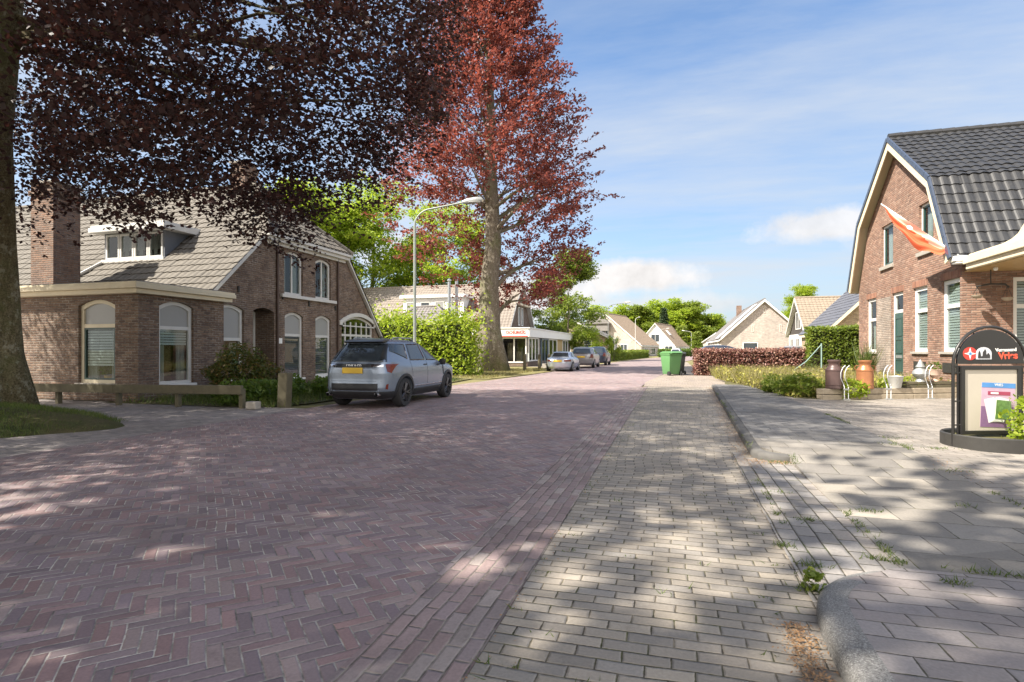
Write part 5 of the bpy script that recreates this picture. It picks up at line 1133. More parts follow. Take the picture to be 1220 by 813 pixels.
T1.scale = (1.2, 1.2, 1.15); T1['label'] = 'bright lime-green tree rising right behind the gable of the old brick house'
T2['label'] = 'mid-green tree behind the old brick house, left of the lime-green one'
place(T1, 0, (-25.5, 60, 0), 2.1, 'yellow-green tree above the white dormer, behind the near lamp post', sc=1.0)
place(T2, 0, (-33, 52, 0), 1.1, 'deeper green tree farthest left behind the brick house roof', sc=.95)
place(T2, 0, (-31, 66, 0), 3.3, 'green tree farthest back, seen over the dormered house roof', sc=.9)
birch = tree_mesh(lambda z: 3.9 * e_round(z), 12.2, .16, 720, 32, .27, 1.1, .32, 35, M['leaf_mid'], M['bark'], fork=.14, nlimb=18, clumps=22, up=.5)
T3 = tree('airy_tree', 'airy light-green tree right of the copper beech, behind the shop roof', (-11.6, 64, 0), birch, M['bark'])
place(T3, 0, (-14.8, 70, 0), 2.0, 'second airy tree, lower and more to the left behind the shop', sc=.85)
small = tree_mesh(lambda z: 1.9 * e_round(z), 4.6, .08, 170, 26, .20, .6, .25, 36, M['leaf_lime'], M['bark'], fork=.18, nlimb=10, clumps=12, up=.6)
T4 = tree('small_tree', 'small bright green tree at the far end of the shop, above the parked cars', (-9.3, 63.2, 0), small, M['bark'])
place(T4, 0, (-6.35, 64.2, 0), 1.0, 'slender young street tree beside the lamp post and clipped hedge', sc=(.42, .42, .78))
# the wood at the end of the street, tree by tree
W1 = tree('woodland_tree', 'x', cw(33, 186) + (0,), wood, M['bark'], 'trees of the far wood'); W2 = tree('woodland_tree', 'x', cw(36, 205) + (0,), wood2, M['bark'], 'trees of the far wood')
rr_ = random.Random(3); first = {0: True, 1: True}
wl_ = ['light-green tree at the left end of the far wood, above the brown roof', 'dark tree behind the left end of the far wood', 'rounded tree of the far wood above the ridge of the white gabled house', 'broad tree of the far wood right of the tall white lamp', 'tree of the far wood just left of the dark conifer', 'high tree of the far wood directly above the conifer', 'tall tree in the middle of the far wood, right of the conifer', 'tree forming the highest dome of the far wood', 'tree of the far wood above the wheelie bin', 'lower tree toward the right end of the far wood', 'last tree at the right end of the far wood, by the barn house eaves']
for i, (px, Y, s_) in enumerate(((716, 186, .92), (728, 205, .95), (746, 190, .95), (762, 188, 1.0), (775, 200, 1.08), (790, 204, 1.1), (806, 190, 1.08), (820, 192, 1.1), (834, 196, 1.02), (846, 194, .82), (860, 196, .66))):
    k = i % 2; o = place((W1, W2)[k], first[k], cw((px - 610) / 660 * Y, Y) + (0,), rr_.uniform(0, 6), wl_[i], sc=(s_ * 1.12, s_ * 1.12, s_)); first[k] = False
con = tree_mesh(lambda z: 2.4 * (1 - z) + .15, 13.5, .2, 500, 24, .4, .8, .3, 40, M['leaf_conifer'], M['bark'], fork=.06, nlimb=6, up=.4, droop=.5)
tree('conifer', 'dark pointed conifer standing before the far wood', cw((791 - 610) / 660 * 166, 166) + (0,), con, M['bark'])
thj = tree_mesh(lambda z: 1.3 * (1 - .6 * z), 5.2, .1, 260, 24, .3, .5, .25, 41, M['leaf_mid'], M['bark'], fork=.03, nlimb=4, up=.2)
TJ = tree('columnar_shrub', 'clipped columnar green shrub at the bend of the road, right of the white car', cw((830 - 610) / 660 * 128, 128) + (0,), thj, M['bark']); TJ['category'] = 'shrub'
place(TJ, 0, cw((812 - 610) / 660 * 138, 138) + (0,), 1, 'taller pale columnar shrub behind the white car', sc=(1.2, 1.2, 1.35))
place(T2, 0, cw((957 - 610) / 660 * 84, 84) + (0,), 1.5, 'lone tree showing its rounded top above the tan tiled roof', sc=(.62, .62, .62))
# trees behind the camera's left shoulder, whose shade covers the near street
shade = tree_mesh(lambda z: 6.3 * e_round(z), 16, .45, 560, 20, .42, 1.4, .5, 51, M['leaf_dark'], M['bark_old'], fork=.42, nlimb=22, clumps=26, up=.8, keep=lambda P: (np.sin(P[:, 0] * 1.15 + .4) * np.sin(P[:, 1] * 1.05 + 1.1) + .35 * np.sin(P[:, 2] * 1.3 + P[:, 0] * .7)) < .19)
SH1 = tree('copper_beech', 'copper beech beside the street behind the viewer, only its shade reaching the paving', cw(-10.4, .0) + (0,), shade, M['bark_old']); SH1.scale = (1, 1, .84)
place(SH1, 0, cw(-5.6, -6.8) + (0,), 2.2, 'second copper beech behind the viewer, its shade on the near pavement', sc=(.95, .95, .85))
place(SH1, 0, cw(-15.2, -3.6) + (0,), 4.0, 'third copper beech behind the viewer, farther from the street', sc=(.95, .95, .9))

# ------------------------------------------------------------------ hedges, shrubs, grass
hedge_obj('hedge', 'tall bright yellow-green hedge behind the parked suv and the near lamp post', 'hedge', (-12.65, 27.0, 0), R(6), 5.1, 1.7, 2.8, M['leaf_lime'], .17, 460, 61, .40)
hedge_obj('hedge', 'copper-leaved clipped hedge right of the wheelie bin', 'hedge', (3.95, 31.2, 0), R(2), 5.6, .95, 1.38, M['leaf_hedge_red'], .115, 620, 62, .05, M['leaf_core_red'])
hedge_obj('hedge', 'tall clipped green hedge at the back of the garden beside the gambrel house', 'hedge', (8.3, 30.6, 0), R(0), 3.6, 1.0, 2.5, M['leaf_mid'], .12, 620, 63, .05)
hedge_obj('hedge', 'long low clipped hedge along the far left side of the street', 'hedge', (-5.6, 78, 0), R(-5.3), .9, 34, 1.15, M['leaf_mid'], .26, 90, 64, .06)
hedge_obj('hedge', 'low green hedge at the far bend of the street, beyond the long one', 'hedge', (.9, 106, 0), R(-16), .9, 20, 1.3, M['leaf_green'], .3, 90, 65, .08)
hedge_obj('shrubbery', 'loose green shrubs left of the parked cars, at the end of the shop', 'shrubs', (-8.4, 57.5, 0), 0, 1.2, 5, 1.1, M['leaf_green'], .2, 160, 66, .15)
def bush(name, label, loc, me, cat='bush', group=None, rz=0):
    o = link(name, me); o.location = loc; o.rotation_euler = (0, 0, rz); return tag(o, label, cat, group)
bush('bush', 'rounded evergreen bush with reddish tips in front of the old house door', (-11.35, 12.55, 0), bush_mesh('bush', .98, .85, 1.42, 6500, .085, M['leaf_bush'], 71), rz=.4)
bm_ = [bush_mesh('plant', .55, .45, .62, 900, .11, M['leaf_green'], 80 + i, .2) for i in range(3)]
for i, (x, y, lab) in enumerate(((-9.9, 12.0, 'leafy green plant just right of the weathered wooden post'), (-10.3, 11.35, 'leafy plant between the rounded bush and the wooden post'), (-10.4, 13.4, 'leafy plant under the tall house window, behind the wooden post'), (-9.5, 13.9, 'leafy plant close to the back bumper of the suv'))):
    bush('plant', lab, (x, y, 0), bm_[i % 3], 'plant', 'plants before the old brick house', rz=i)
rng = np.random.default_rng(77)
def scatter(poly_fn, n): 
    out = []
    while len(out) < n:
        p = poly_fn(rng, 4000); out += p.tolist()
    return np.array(out[:n])
def mound_pts(r, k):
    a = r.uniform(0, 2 * np.pi, k); q = np.sqrt(r.uniform(0, 1, k)) * (1 + .02 * np.sin(a * 5) + .03 * np.sin(a * 11 + 1) + np.abs(r.normal(0, .02, k))); x, y = -13.2 + 3.45 * q * np.cos(a), 7.1 + 1.95 * q * np.sin(a)
    return np.column_stack([x, y, .34 * np.maximum(0, 1 - q * q) - .02])
o = link('grass', quads_mesh('grass', np.concatenate([blades(scatter(mound_pts, 22000), .085, rng, .006)]), [M['grass']], tri=True)); tag(o, 'short shaded grass on the mound round the left trunk', 'grass', kind='stuff')
def rect(x0, x1, y0, y1, z): return lambda r, k: np.column_stack([r.uniform(x0, x1, k), r.uniform(y0, y1, k), np.full(k, z)])
o = link('grass', quads_mesh('grass', blades(scatter(rect(-13.6, -8.9, 11.0, 23, .01), 9000), .22, rng, .009, .6), [M['grass']], tri=True)); tag(o, 'rough grass and weeds along the foot of the old brick house', 'grass', kind='stuff')
o = link('grass', quads_mesh('grass', np.concatenate([blades(scatter(rect(-16, -8.2, 25, 37, .0), 16000), .13, rng, .016, .6)]), [M['grass_dry']], tri=True)); tag(o, 'dry yellow grass of the sunny verge under the red beech', 'grass', kind='stuff')
gp = scatter(rect(1.9, 7.4, 16.4, 29.5, .1), 15000); gp = gp[(gp[:, 1] > 16.3 + (gp[:, 0] - 3.8) * .45) & (gp[:, 0] > 2.95 - (gp[:, 1] - 17) * .12)]
o = link('weeds', quads_mesh('weeds', leaf_quads(gp + np.column_stack([np.zeros((len(gp), 2)), rng.uniform(0, 1, len(gp)) * (.12 + .42 * (.5 + .5 * np.sin(gp[:, 0] * 3.1 + 1) * np.cos(gp[:, 1] * 2.3)))]), .11, rng, .2), [M['leaf_yellow']])); tag(o, 'yellow-green flowering weeds filling the sunny front garden', 'weeds', kind='stuff')
o = link('weeds', quads_mesh('weeds', blades(gp, .5, rng, .012, .35), [M['grass_dry']], tri=True)); tag(o, 'tall pale grass among the garden weeds', 'grass', kind='stuff')
# weeds in the joints and litter along the kerb
jp = []
for y in np.arange(1.6, 20, .105):
    for x in np.arange(-.8, 1.0, .11):
        f = .5 + .5 * math.sin(x * 3.1 + y * 1.7) * math.cos(y * 2.3 - x); e = math.exp(-((x + .84) / .16) ** 2) * .5
        if rng.uniform() < .085 * f + e * .35: jp += [(x + rng.normal() * .03, y + rng.normal() * .012, .0) for _ in range(rng.integers(2, 7))]
o = link('weeds', quads_mesh('weeds', blades(np.array(jp), .024, rng, .004, 1.0), [M['grass']], tri=True)); tag(o, 'tiny weeds growing in the joints of the brick parking lane', 'weeds', kind='stuff')
lp = np.concatenate([np.column_stack([rng.normal(.93, .09, 5600), rng.uniform(7.0, 21, 5600), np.full(5600, .012)]), np.column_stack([rng.normal(1.2, .22, 700), rng.normal(7.4, .09, 700), np.full(700, .014)]), np.column_stack([rng.normal(.59, .04, 1700), 3.1 - np.abs(rng.normal(0, .8, 1700)), np.full(1700, .008)]), np.column_stack([rng.normal(2.97, .10, 900), rng.uniform(6.5, 13, 900), np.full(900, .085)]), np.column_stack([rng.normal(-.8, .05, 250), rng.uniform(1.5, 12, 250), np.full(250, .008)])])
lp[:5600, 0] += (lp[:5600, 1] - 7.6) * .03
lp[:, 2] += rng.uniform(0, .012, len(lp)); lq = leaf_quads(lp, .016, rng, 2.5, asp=.5)
o = link('leaf_litter', quads_mesh('leaf_litter', lq, [M['litter']])); tag(o, 'brown fallen leaf litter gathered along the kerbs', 'leaf litter', kind='stuff')
tp = []
for (xa, ya, xb, yb, n_) in ((1.42, 4.1, 1.42, 7.5, 60), (2.95, 4.6, 2.95, 13, 130), (.84, 4.0, .9, 7.5, 40), (1.45, 4.1, 4.5, 4.1, 40), (.99, 7.8, 1.3, 18, 60)):
    for k in range(n_):
        t_ = rng.uniform(); cx_, cy_ = lerp(xa, xb, t_), lerp(ya, yb, t_)
        if math.sin(cx_ * 3 + cy_ * 2.1) + .6 * math.sin(cy_ * 5.3) < .1: continue
        tp += [(cx_ + a_, cy_ + b_, .006 if cx_ < 1.41 and cy_ < 7.6 else Hf(cx_, cy_)) for a_, b_ in rng.normal(size=(7, 2)) * .022]
for x, y, n_, s_ in ((1.32, 4.2, 60, .05), (.78, 3.55, 90, .045), (.86, 3.95, 60, .05), (1.6, 3.85, 60, .05), (1.62, 5.4, 40, .06), (1.0, 5.9, 30, .05), (1.05, 5.0, 50, .06), (1.3, 7.42, 90, .10), (2.9, 8.6, 60, .1), (3.1, 9.3, 50, .12), (3.35, 8.5, 50, .1), (2.5, 5.8, 20, .05), (.76, 4.3, 60, .04), (2.95, 7.2, 30, .1)):
    q = rng.normal(size=(n_, 2)) * (s_, s_ * .6); tp += [(x + a, y + b, (0.005 if x < 1.4 else Hf(x, y))) for a, b in q]
o = link('weeds', quads_mesh('weeds', np.concatenate([blades(np.array(tp), .035, rng, .004, .8)]), [M['grass']], tri=True)); tag(o, 'tufts of grass in the pavement joints and along the dropped kerb', 'weeds', kind='stuff')
bush('plant', 'broad-leaved weed sprouting at the rounded kerb corner', (.78, 3.55, 0), bush_mesh('plant', .07, .06, .13, 70, .05, M['leaf_mid'], 91, .5), 'plant')
gm = [bush_mesh('plant', .8, .6, .75, 1700, .12, M['leaf_mid'], 95 + i, .3) for i in range(3)]
for i, (x, y, s_, lab) in enumerate(((3.35, 16.75, .82, 'lush green garden plant at the corner of the sleeper planter'), (3.0, 18.0, .72, 'green garden plant behind the planter corner, nearest the pavement edge'), (4.0, 17.5, .6, 'green plant beside the brown milk churn'))):
    o = bush('plant', lab, (x, y, .08), gm[i % 3], 'plant', 'green plants of the front garden', rz=i); o.scale = (s_,) * 3
lm = [bush_mesh('shrub', .34, .26, .5, 420, .10, M['leaf_lime'], 98 + i, .3) for i in range(2)]
for i, (x, y, lab) in enumerate(((4.55, 16.35, 'lime-green plant spilling over the planter between the two milk churns'), (5.75, 17.6, 'lime-green plant behind the zinc bucket'), (6.4, 18.2, 'lime-green plant below the stone lantern'))):
    bush('shrub', lab, (x, y, .1), lm[i % 2], 'plant', 'lime-green plants in the planter', rz=i)  # leafy plants like the others; shrub is only the object name
bush('plant', 'yellow-flowered leafy plant at the right edge, in front of the sandwich board', (cw(6.72, 7.15)[0], cw(6.72, 7.15)[1], .07), bush_mesh('plant', .26, .26, .72, 620, .075, M['leaf_lime'], 99, .3), 'plant')
bush('ivy', 'dark ivy clinging to the left beech trunk', (LT[0], LT[1], 0), quads_mesh('ivy', leaf_quads(np.column_stack([(lambda a, z: (.50 * np.cos(a) + .05, .50 * np.sin(a), z))(rng.uniform(3.4, 6.2, 700), rng.normal(4.0, .55, 700))][0] if False else [rng.uniform(-.1, .55, 500), rng.uniform(-.62, -.42, 500), rng.normal(4.1, .5, 500)]), .12, rng, .1), [M['leaf_dark']]), 'ivy')

# ------------------------------------------------------------------ street furniture and small things
t = thing('wooden_rail', 'low weathered wooden rail on short posts before the brick extension', 'rail', (-12.6, 10.55, 0))
a, b = Vector((-15.9, 10.32, .40)), Vector((-9.66, 10.72, .44)); w = MB()
mid = a.lerp(b, .42)
for p, q in ((a, mid), (mid, b)):
    d_ = (q - p).normalized(); n_ = Vector((-d_.y, d_.x, 0)) * .05; w.prism([p - n_ - Z3 * .105, p + n_ - Z3 * .105, p + n_ + Z3 * .105, p - n_ + Z3 * .105], q - p - d_ * .004)
w.build('rail', M['wood_old'], t, world=True, bevel=.012)
for f in (.12, .42, .70, .985):
    p = a.lerp(b, f); w = MB(); w.box(p.x - .055, p.x + .055, p.y + .052, p.y + .16, -.05, .46); w.build('post', M['wood_old'], t, world=True, bevel=.012)
w = MB(); w.prism([(-.13, -.12, -.1), (.13, -.12, -.1), (.12, .12, -.1), (-.13, .11, -.1)], (0.03, .02, .93)); o = w.build('wooden_post', M['wood_old'], bevel=.03); o.location = (-9.0, 11.35, 0); tag(o, 'squat weathered wooden post right of the rounded bush', 'post')
w = MB(); w.box(-.14, .14, -.1, .1, 0, .18); o = w.build('concrete_block', M['stone'], bevel=.03); o.location = (-9.35, 10.72, 0); tag(o, 'small mossy concrete block at the right end of the wooden rail', 'block')
for i, (x, y, h, lab) in enumerate(((-9.0, 34.2, 1.1, 'leftmost of the weathered bollards right of the red beech'), (-8.6, 36.6, 1.05, 'middle weathered bollard before the shop corner'), (-8.0, 37.0, 1.05, 'weathered bollard nearest the silver roadster'))):
    w = MB(); w.lathe([(.11, -.05), (.11, h - .12), (.10, h - .03), (.03, h)], n=10); o = w.build('bollard', M['wood_old'], smooth=True); o.location = (x, y, 0); tag(o, lab, 'bollard', 'bollards by the shop')
w = MB(); w.box(-.9, .9, -.2, .2, 0, .34); o = w.build('stone_trough', M['stone'], bevel=.03); o.location = (-8.7, 40.2, 0); o.rotation_euler = (0, 0, R(80)); tag(o, 'low grey stone trough by the shop corner, left of the roadster', 'trough')

def lamp_post(h=7.0, arm=2.1):
    t = thing('street_lamp', 'x', 'street lamp', group='street lamps along the road')
    w = MB(); w.tube([(0, 0, -.1), (0, 0, 1.3), (0, 0, 1.32), (0, 0, h * .86)], [.085, .08, .058, .048], 12); w.build('pole', M['lampgrey'], t, smooth=True)
    w = MB(); cp = [(0, 0, h * .855)]
    for i in range(9): a_ = i / 8 * 1.25; cp.append((.62 * (1 - math.cos(a_)) * 1.15, 0, h * .86 + .62 * math.sin(a_)))
    e = Vector(cp[-1]); cp.append((arm - .15, 0, e.z + .23)); w.tube(cp, .032, 10); w.build('arm', M['lampgrey'], t, smooth=True)
    w = MB(); w.lathe([(.001, -.40), (.06, -.38), (.115, -.2), (.125, .1), (.10, .32), (.001, .40)], n=18, sx=.55, sy=1); w.xf(Matrix.Translation((arm + .12, 0, e.z + .27)) @ Matrix.Rotation(R(-6), 4, 'Y') @ Matrix.Rotation(R(90), 4, 'Z') @ Matrix.Rotation(R(90), 4, 'X')); hd = w.build('lamp_head', M['galv'], t, smooth=True)
    w = MB(); w.lathe([(.001, -.05), (.10, -.02), (.105, .0), (.001, .002)], n=16, sx=2.4); w.xf(Matrix.Translation((arm + .16, 0, e.z + .225))); w.build('diffuser', M['lampglass'], hd, smooth=True)
    return t
LPm = lamp_post()
place(LPm, True, (-9.25, 18.95, 0), R(8), 'nearest street lamp, its curved arm reaching in front of the red beech')
LPf = copy_tree(LPm); LPf.location = (-7.2, 66, 0); LPf.rotation_euler = (0, 0, R(5)); LPf['label'] = 'white far street lamp beside the young street tree, arm to the right'
for ch in LPf.children:
    ch.data = ch.data.copy(); ch.data.materials[0] = M['greywhite']
place(LPf, 0, (-6.0, 98, 0), R(75), 'bare-looking pale lamp pole before the white gabled house', sc=(.95, .95, 1.02))
place(LPf, 0, (-4.2, 141, 0) if False else (-2.4, 118, 0), R(20), 'pale lamp in front of the white gabled house, right of the bare-looking pole', sc=.82)
place(LPf, 0, (4.6, 140, 0), R(170), 'farthest pale street lamp, near the columnar shrubs', sc=.85)

# wheelie bins
def bin_mesh(mat):
    t = thing('wheelie_bin', 'x', 'bin'); w = MB()
    lo, hi = [(-.23, -.22), (.23, -.22), (.23, .28), (-.23, .28)], [(-.29, -.30), (.29, -.30), (.29, .38), (-.29, .38)]
    vs = [(x, y, .06) for x, y in lo] + [(x, y, .97) for x, y in hi]; w.add(vs, [(0, 3, 2, 1), (4, 5, 6, 7), (0, 1, 5, 4), (1, 2, 6, 5), (2, 3, 7, 6), (3, 0, 4, 7)])
    w.box(-.31, .31, -.32, .40, .93, .985); w.build('body', mat, t, bevel=.025, smooth=True)
    w = MB(); w.prism([(-.31, -.34, .99), (-.31, .36, .99), (-.31, .42, 1.03), (-.31, .30, 1.10), (-.31, -.1, 1.10), (-.31, -.33, 1.03)], (.62, 0, 0)); w.build('lid', mat, t, bevel=.015, smooth=True)
    for sx_ in (-1, 1):
        w = MB(); w.lathe([(.04, -.03), (.10, -.03), (.10, .03), (.04, .03)], n=20); w.xf(Matrix.Translation((sx_ * .27, .30, .10)) @ Matrix.Rotation(R(90), 4, 'Y')); w.build('wheel', M['tyre'], t, smooth=True)
    w = MB(); w.tube([(-.26, .40, 1.0), (-.24, .47, 1.03), (.24, .47, 1.03), (.26, .40, 1.0)], .018, 8); w.build('handle', mat, t, smooth=True)
    return t
B1 = bin_mesh(M['bin']); place(B1, True, (-.05, 30.6, 0), R(215), 'green wheelie bin on the paving left of the copper hedge', sc=(1.32, 1.25, 1.16))
B2 = bin_mesh(M['bin_grey']); place(B2, True, (.30, 31.9, 0), R(200), 'dark wheelie bin mostly hidden behind the green one', sc=1.12)

# sandwich board
bx_, by_ = cw(6.47, 7.5); SB = thing('sandwich_board', 'black arched advertising stand with round logos and a poster, standing in a low round base', 'sign', (bx_, by_, .075), R(19.5))
w = MB(); ar = [(-.525, 0, .02), (-.525, 0, .6), (-.525, 0, 1.10)] + [(-.525 * math.cos(math.pi * i / 20), 0, 1.10 + .525 * math.sin(math.pi * i / 20)) for i in range(1, 20)] + [(.525, 0, 1.10), (.525, 0, .6), (.525, 0, .02)]
w.tube(ar, .020, 10)
for s_ in (-1, 1):
    w.tube([(s_ * .46, 0, .02), (s_ * .46, 0, 1.1)], .012, 8)
    for z in (.3, .62, 1.0, 1.08): w.tube([(s_ * .525, 0, z), (s_ * .43, 0, z)], .010, 6)
for k in (30, 62, 118, 150): a_ = R(k); w.tube([(.45 * math.cos(a_), 0, 1.10 + .45 * math.sin(a_)), (.525 * math.cos(a_), 0, 1.10 + .525 * math.sin(a_))], .010, 6)
w.build('frame', M['black'], SB, smooth=True)
w = MB(); w.prism([(.478 * math.cos(math.pi * i / 24), -.015, 1.125 + .46 * math.sin(math.pi * i / 24)) for i in range(25)], (0, .03, 0)); top = w.build('header_panel', M['black'], SB, bevel=.004)
w = MB(); w.ring([(-.43, -.03, .17), (.43, -.03, .17), (.43, -.03, 1.10), (-.43, -.03, 1.10)], [(-.375, -.03, .225), (.375, -.03, .225), (.375, -.03, 1.045), (-.375, -.03, 1.045)], (0, .06, 0)); w.build('poster_frame', M['black'], SB, bevel=.008)
w = MB(); w.box(-.376, .376, -.012, .012, .224, 1.046); pp = w.build('poster_board', M['paper'], SB)
def disc(cx, cz, rx, rz, y, n=28): return [(cx + rx * math.cos(2 * math.pi * i / n), y, cz + rz * math.sin(2 * math.pi * i / n)) for i in range(n)]
w = MB(); w.prism(disc(-.30, 1.262, .098, .088, -.0185), (0, .004, 0)); lg = w.build('red_roundel', M['red'], top)
star = []
for i in range(8): a_ = math.pi / 4 * i; r_ = .086 if i % 2 == 0 else .026; star.append((-.30 + r_ * math.cos(a_), -.0215, 1.262 + r_ * .92 * math.sin(a_)))
w = MB(); w.prism(star, (0, .004, 0)); w.build('star_emblem', M['signwhite'], top); w = MB(); w.prism(disc(-.30, 1.262, .019, .019, -.0245, 14), (0, .004, 0)); w.build('emblem_dot', M['blue'], top)
dome = [(-.215, -.0205, 1.185), (.005, -.0205, 1.185)] + [(-.105 + .112 * math.cos(math.pi * i / 18 - .15 + .3 * i / 18), -.0205, 1.245 + .105 * math.sin(math.pi * i / 18)) for i in range(19)]
w = MB(); w.prism(dome, (0, .004, 0)); w.build('grey_roundel', M['signgrey'], top)
sil = [(-.19, 1.20), (-.02, 1.20), (-.02, 1.245), (-.045, 1.275), (-.06, 1.25), (-.075, 1.255), (-.075, 1.30), (-.09, 1.325), (-.105, 1.30), (-.12, 1.285), (-.125, 1.23), (-.15, 1.225), (-.155, 1.27), (-.17, 1.305), (-.185, 1.27)]
w = MB(); w.prism([(x, -.0235, z) for x, z in sil], (0, .004, 0)); w.build('village_silhouette', M['iron'], top)
RX90 = Matrix.Rotation(R(90), 4, 'X')
text_obj('lettering', 'Verrassend', .066, M['signwhite'], top, Matrix.Translation((.215, -.017, 1.312)) @ Matrix.Rotation(R(-2), 4, 'Y') @ RX90, .002, bold=.0012)
text_obj('lettering', 'Vries', .132, M['orangered'], top, Matrix.Translation((.245, -.017, 1.232)) @ Matrix.Rotation(R(-2), 4, 'Y') @ RX90, .002, bold=.0038)
# the leaflet inside: sky band, pink and purple fields, fan of white cards, a green photograph
pm = Matrix.Translation((.10, 0, .565)) @ Matrix.Rotation(R(2.5), 4, 'Y')
def pb(nm, mat, pts, y): w = MB(); w.prism([(x, -y, z) for x, z in pts], (0, .0015, 0)); w.xf(pm); return w.build(nm, mat, pp)
def pr(x0, x1, z0, z1): return [(x0, z0), (x1, z0), (x1, z1), (x0, z1)]
pb('poster', M['pink'], pr(-.24, .24, -.30, .30), .0140); pb('poster_sky', M['blue'], pr(-.24, .24, .235, .30), .0160); pb('poster_field', M['purplep'], pr(-.24, .24, -.30, -.02), .0155)
pb('poster_banner', M['maroon'], pr(-.15, .17, .135, .185), .0165); pb('poster_banner_label', M['signwhite'], pr(-.11, 0, .148, .173), .0180)
for i in range(6):
    c_ = Matrix.Rotation(R(14 - 5 * i), 2)
    q = [c_ @ Vector((x, z)) for x, z in ((-.10, -.22), (.055, -.22), (.055, .10), (-.10, .10))]
    pb('fan_card', M['signwhite'], [(v.x - .08 + .032 * i, v.y - .005) for v in q], .0175 + .0016 * i)
    pb('fan_card_edge', M['iron'], [(v.x - .08 + .032 * i, v.y - .005) for v in [c_ @ Vector(k) for k in ((.049, -.22), (.055, -.22), (.055, .10), (.049, .10))]], .0184 + .0016 * i)
pb('leaflet_photo', M['photogreen'], [(-.045, -.185), (.195, -.19), (.175, .06), (-.03, .075)], .0285)
text_obj('lettering', 'VRIES', .05, M['signwhite'], pp, pm @ Matrix.Translation((0, -.0165, .272)) @ RX90, .001)
w = MB(); n = 40; vs = []
w.lathe([(.50, .0), (.54, .0), (.54, .17), (.525, .185), (.50, .17), (.485, .04), (.02, .035)], n=44); w.f = w.f[:-2]; w.mi = w.mi[:-2]; w.build('round_base', M['iron'], SB, smooth=True)
w = MB(); w.lathe([(.484, .12), (.25, .135), (.02, .14)], n=40); w.f = w.f[:-2]; w.mi = w.mi[:-2]; w.build('gravel_fill', M['soil'], SB, smooth='all')

# planter of sleepers along the garden
PL = thing('sleeper_planter', 'low planter edge of stacked pale timber sleepers along the front garden', 'planter', (3.8, 16.1, .0))
a, b = Vector((3.78, 16.08, 0)), Vector((7.45, 17.72, 0)); d_ = (b - a).normalized(); n_ = Vector((-d_.y, d_.x, 0)); L = (b - a).length
for k, (u0, u1) in enumerate(((0, 1.28), (1.29, 2.66), (2.67, L))):
    for z0, z1, off in ((.06, .20, 0), (.215, .355, .012)):
        w = MB(); p, q = a + d_ * u0 + n_ * off, a + d_ * u1 + n_ * off; w.prism([p + Z3 * z0, p + n_ * .24 + Z3 * z0, p + n_ * .24 + Z3 * z1, p + Z3 * z1], q - p); w.build('sleeper', M['sleeper'], PL, world=True, bevel=.014)
w = MB(); p, q = a + d_ * 2.5 + n_ * .05, a + d_ * L + n_ * .05; 
for z0, z1 in ((.36, .43), (.445, .52)): w.prism([p + Z3 * z0, p + n_ * .2 + Z3 * z0, p + n_ * .2 + Z3 * z1, p + Z3 * z1], q - p)
w.build('sleeper', M['wood_old'], PL, world=True, bevel=.012)
def on_pl(u, v=.12, z=.356): p = a + d_ * u + n_ * v; return (p.x, p.y, z)
def churn(mat, s_, nm, lab, loc):
    t = thing(nm, lab, 'milk churn', loc); w = MB()
    w.lathe([(.001, 0), (.21, 0), (.215, .02), (.205, .05), (.205, .46), (.20, .50), (.165, .565), (.135, .60), (.13, .66), (.155, .70), (.165, .73), (.16, .755), (.12, .76), (.115, .73), (.001, .72)], n=32); w.v = [v * s_ for v in w.v]; w.build('body', mat, t, smooth=True)
    w = MB()
    for z in (.09, .47): w.lathe([(.206, z), (.214, z + .005), (.214, z + .02), (.206, z + .025)], n=32); w.f = w.f[:-2]; w.mi = w.mi[:-2]
    w.v = [v * s_ for v in w.v]; w.build('band', mat, t, smooth=True)
    for sx_ in (-1, 1): w = MB(); w.tube([(sx_ * .15, 0, .62), (sx_ * .235, 0, .60), (sx_ * .24, 0, .52), (sx_ * .20, 0, .49)], .012, 6); w.v = [v * s_ for v in w.v]; w.build('handle', mat, t, smooth=True)
    return t
churn(M['browncan'], 1.0, 'milk_churn', 'dark brown milk churn on the planter, left of the copper-coloured one', on_pl(.42))
churn(M['rust'], .98, 'milk_churn', 'shiny copper-coloured milk churn on the planter', on_pl(1.32))
w = MB(); w.lathe([(.001, 0), (.13, 0), (.135, .015), (.19, .30), (.20, .315), (.195, .32), (.18, .30), (.12, .03), (.001, .03)], n=28); o = w.build('zinc_bucket', M['zinc'], smooth=True); o.location = on_pl(2.22); tag(o, 'zinc bucket standing on the planter', 'bucket')
t = thing('stone_lantern', 'grey pear-shaped garden lantern with pointed cap on the raised planter', 'lantern', on_pl(3.02, .16, .521)); w = MB()
w.lathe([(.001, 0), (.12, 0), (.10, .04), (.08, .08), (.15, .13), (.19, .21), (.17, .29), (.10, .35), (.08, .38)], n=24); w.build('body', M['galv'], t, smooth=True)
w = MB(); w.lathe([(.11, .38), (.115, .40), (.07, .47), (.05, .53), (.02, .58), (.001, .60)], n=24); w.build('cap', M['galv'], t, smooth=True)
t = thing('garden_urn', 'small pale urn beside the grey lantern on the planter', 'urn', on_pl(3.45, .16, .521)); w = MB(); w.lathe([(.001, 0), (.10, 0), (.10, .03), (.04, .07), (.05, .10), (.13, .17), (.15, .30), (.165, .32), (.14, .325), (.001, .30)], n=24); w.build('bowl', M['pot'], t, smooth=True)
link('plant', bush_mesh('plant', .16, .16, .25, 120, .06, M['leaf_green'], 112, .3, zlow=.3), t)
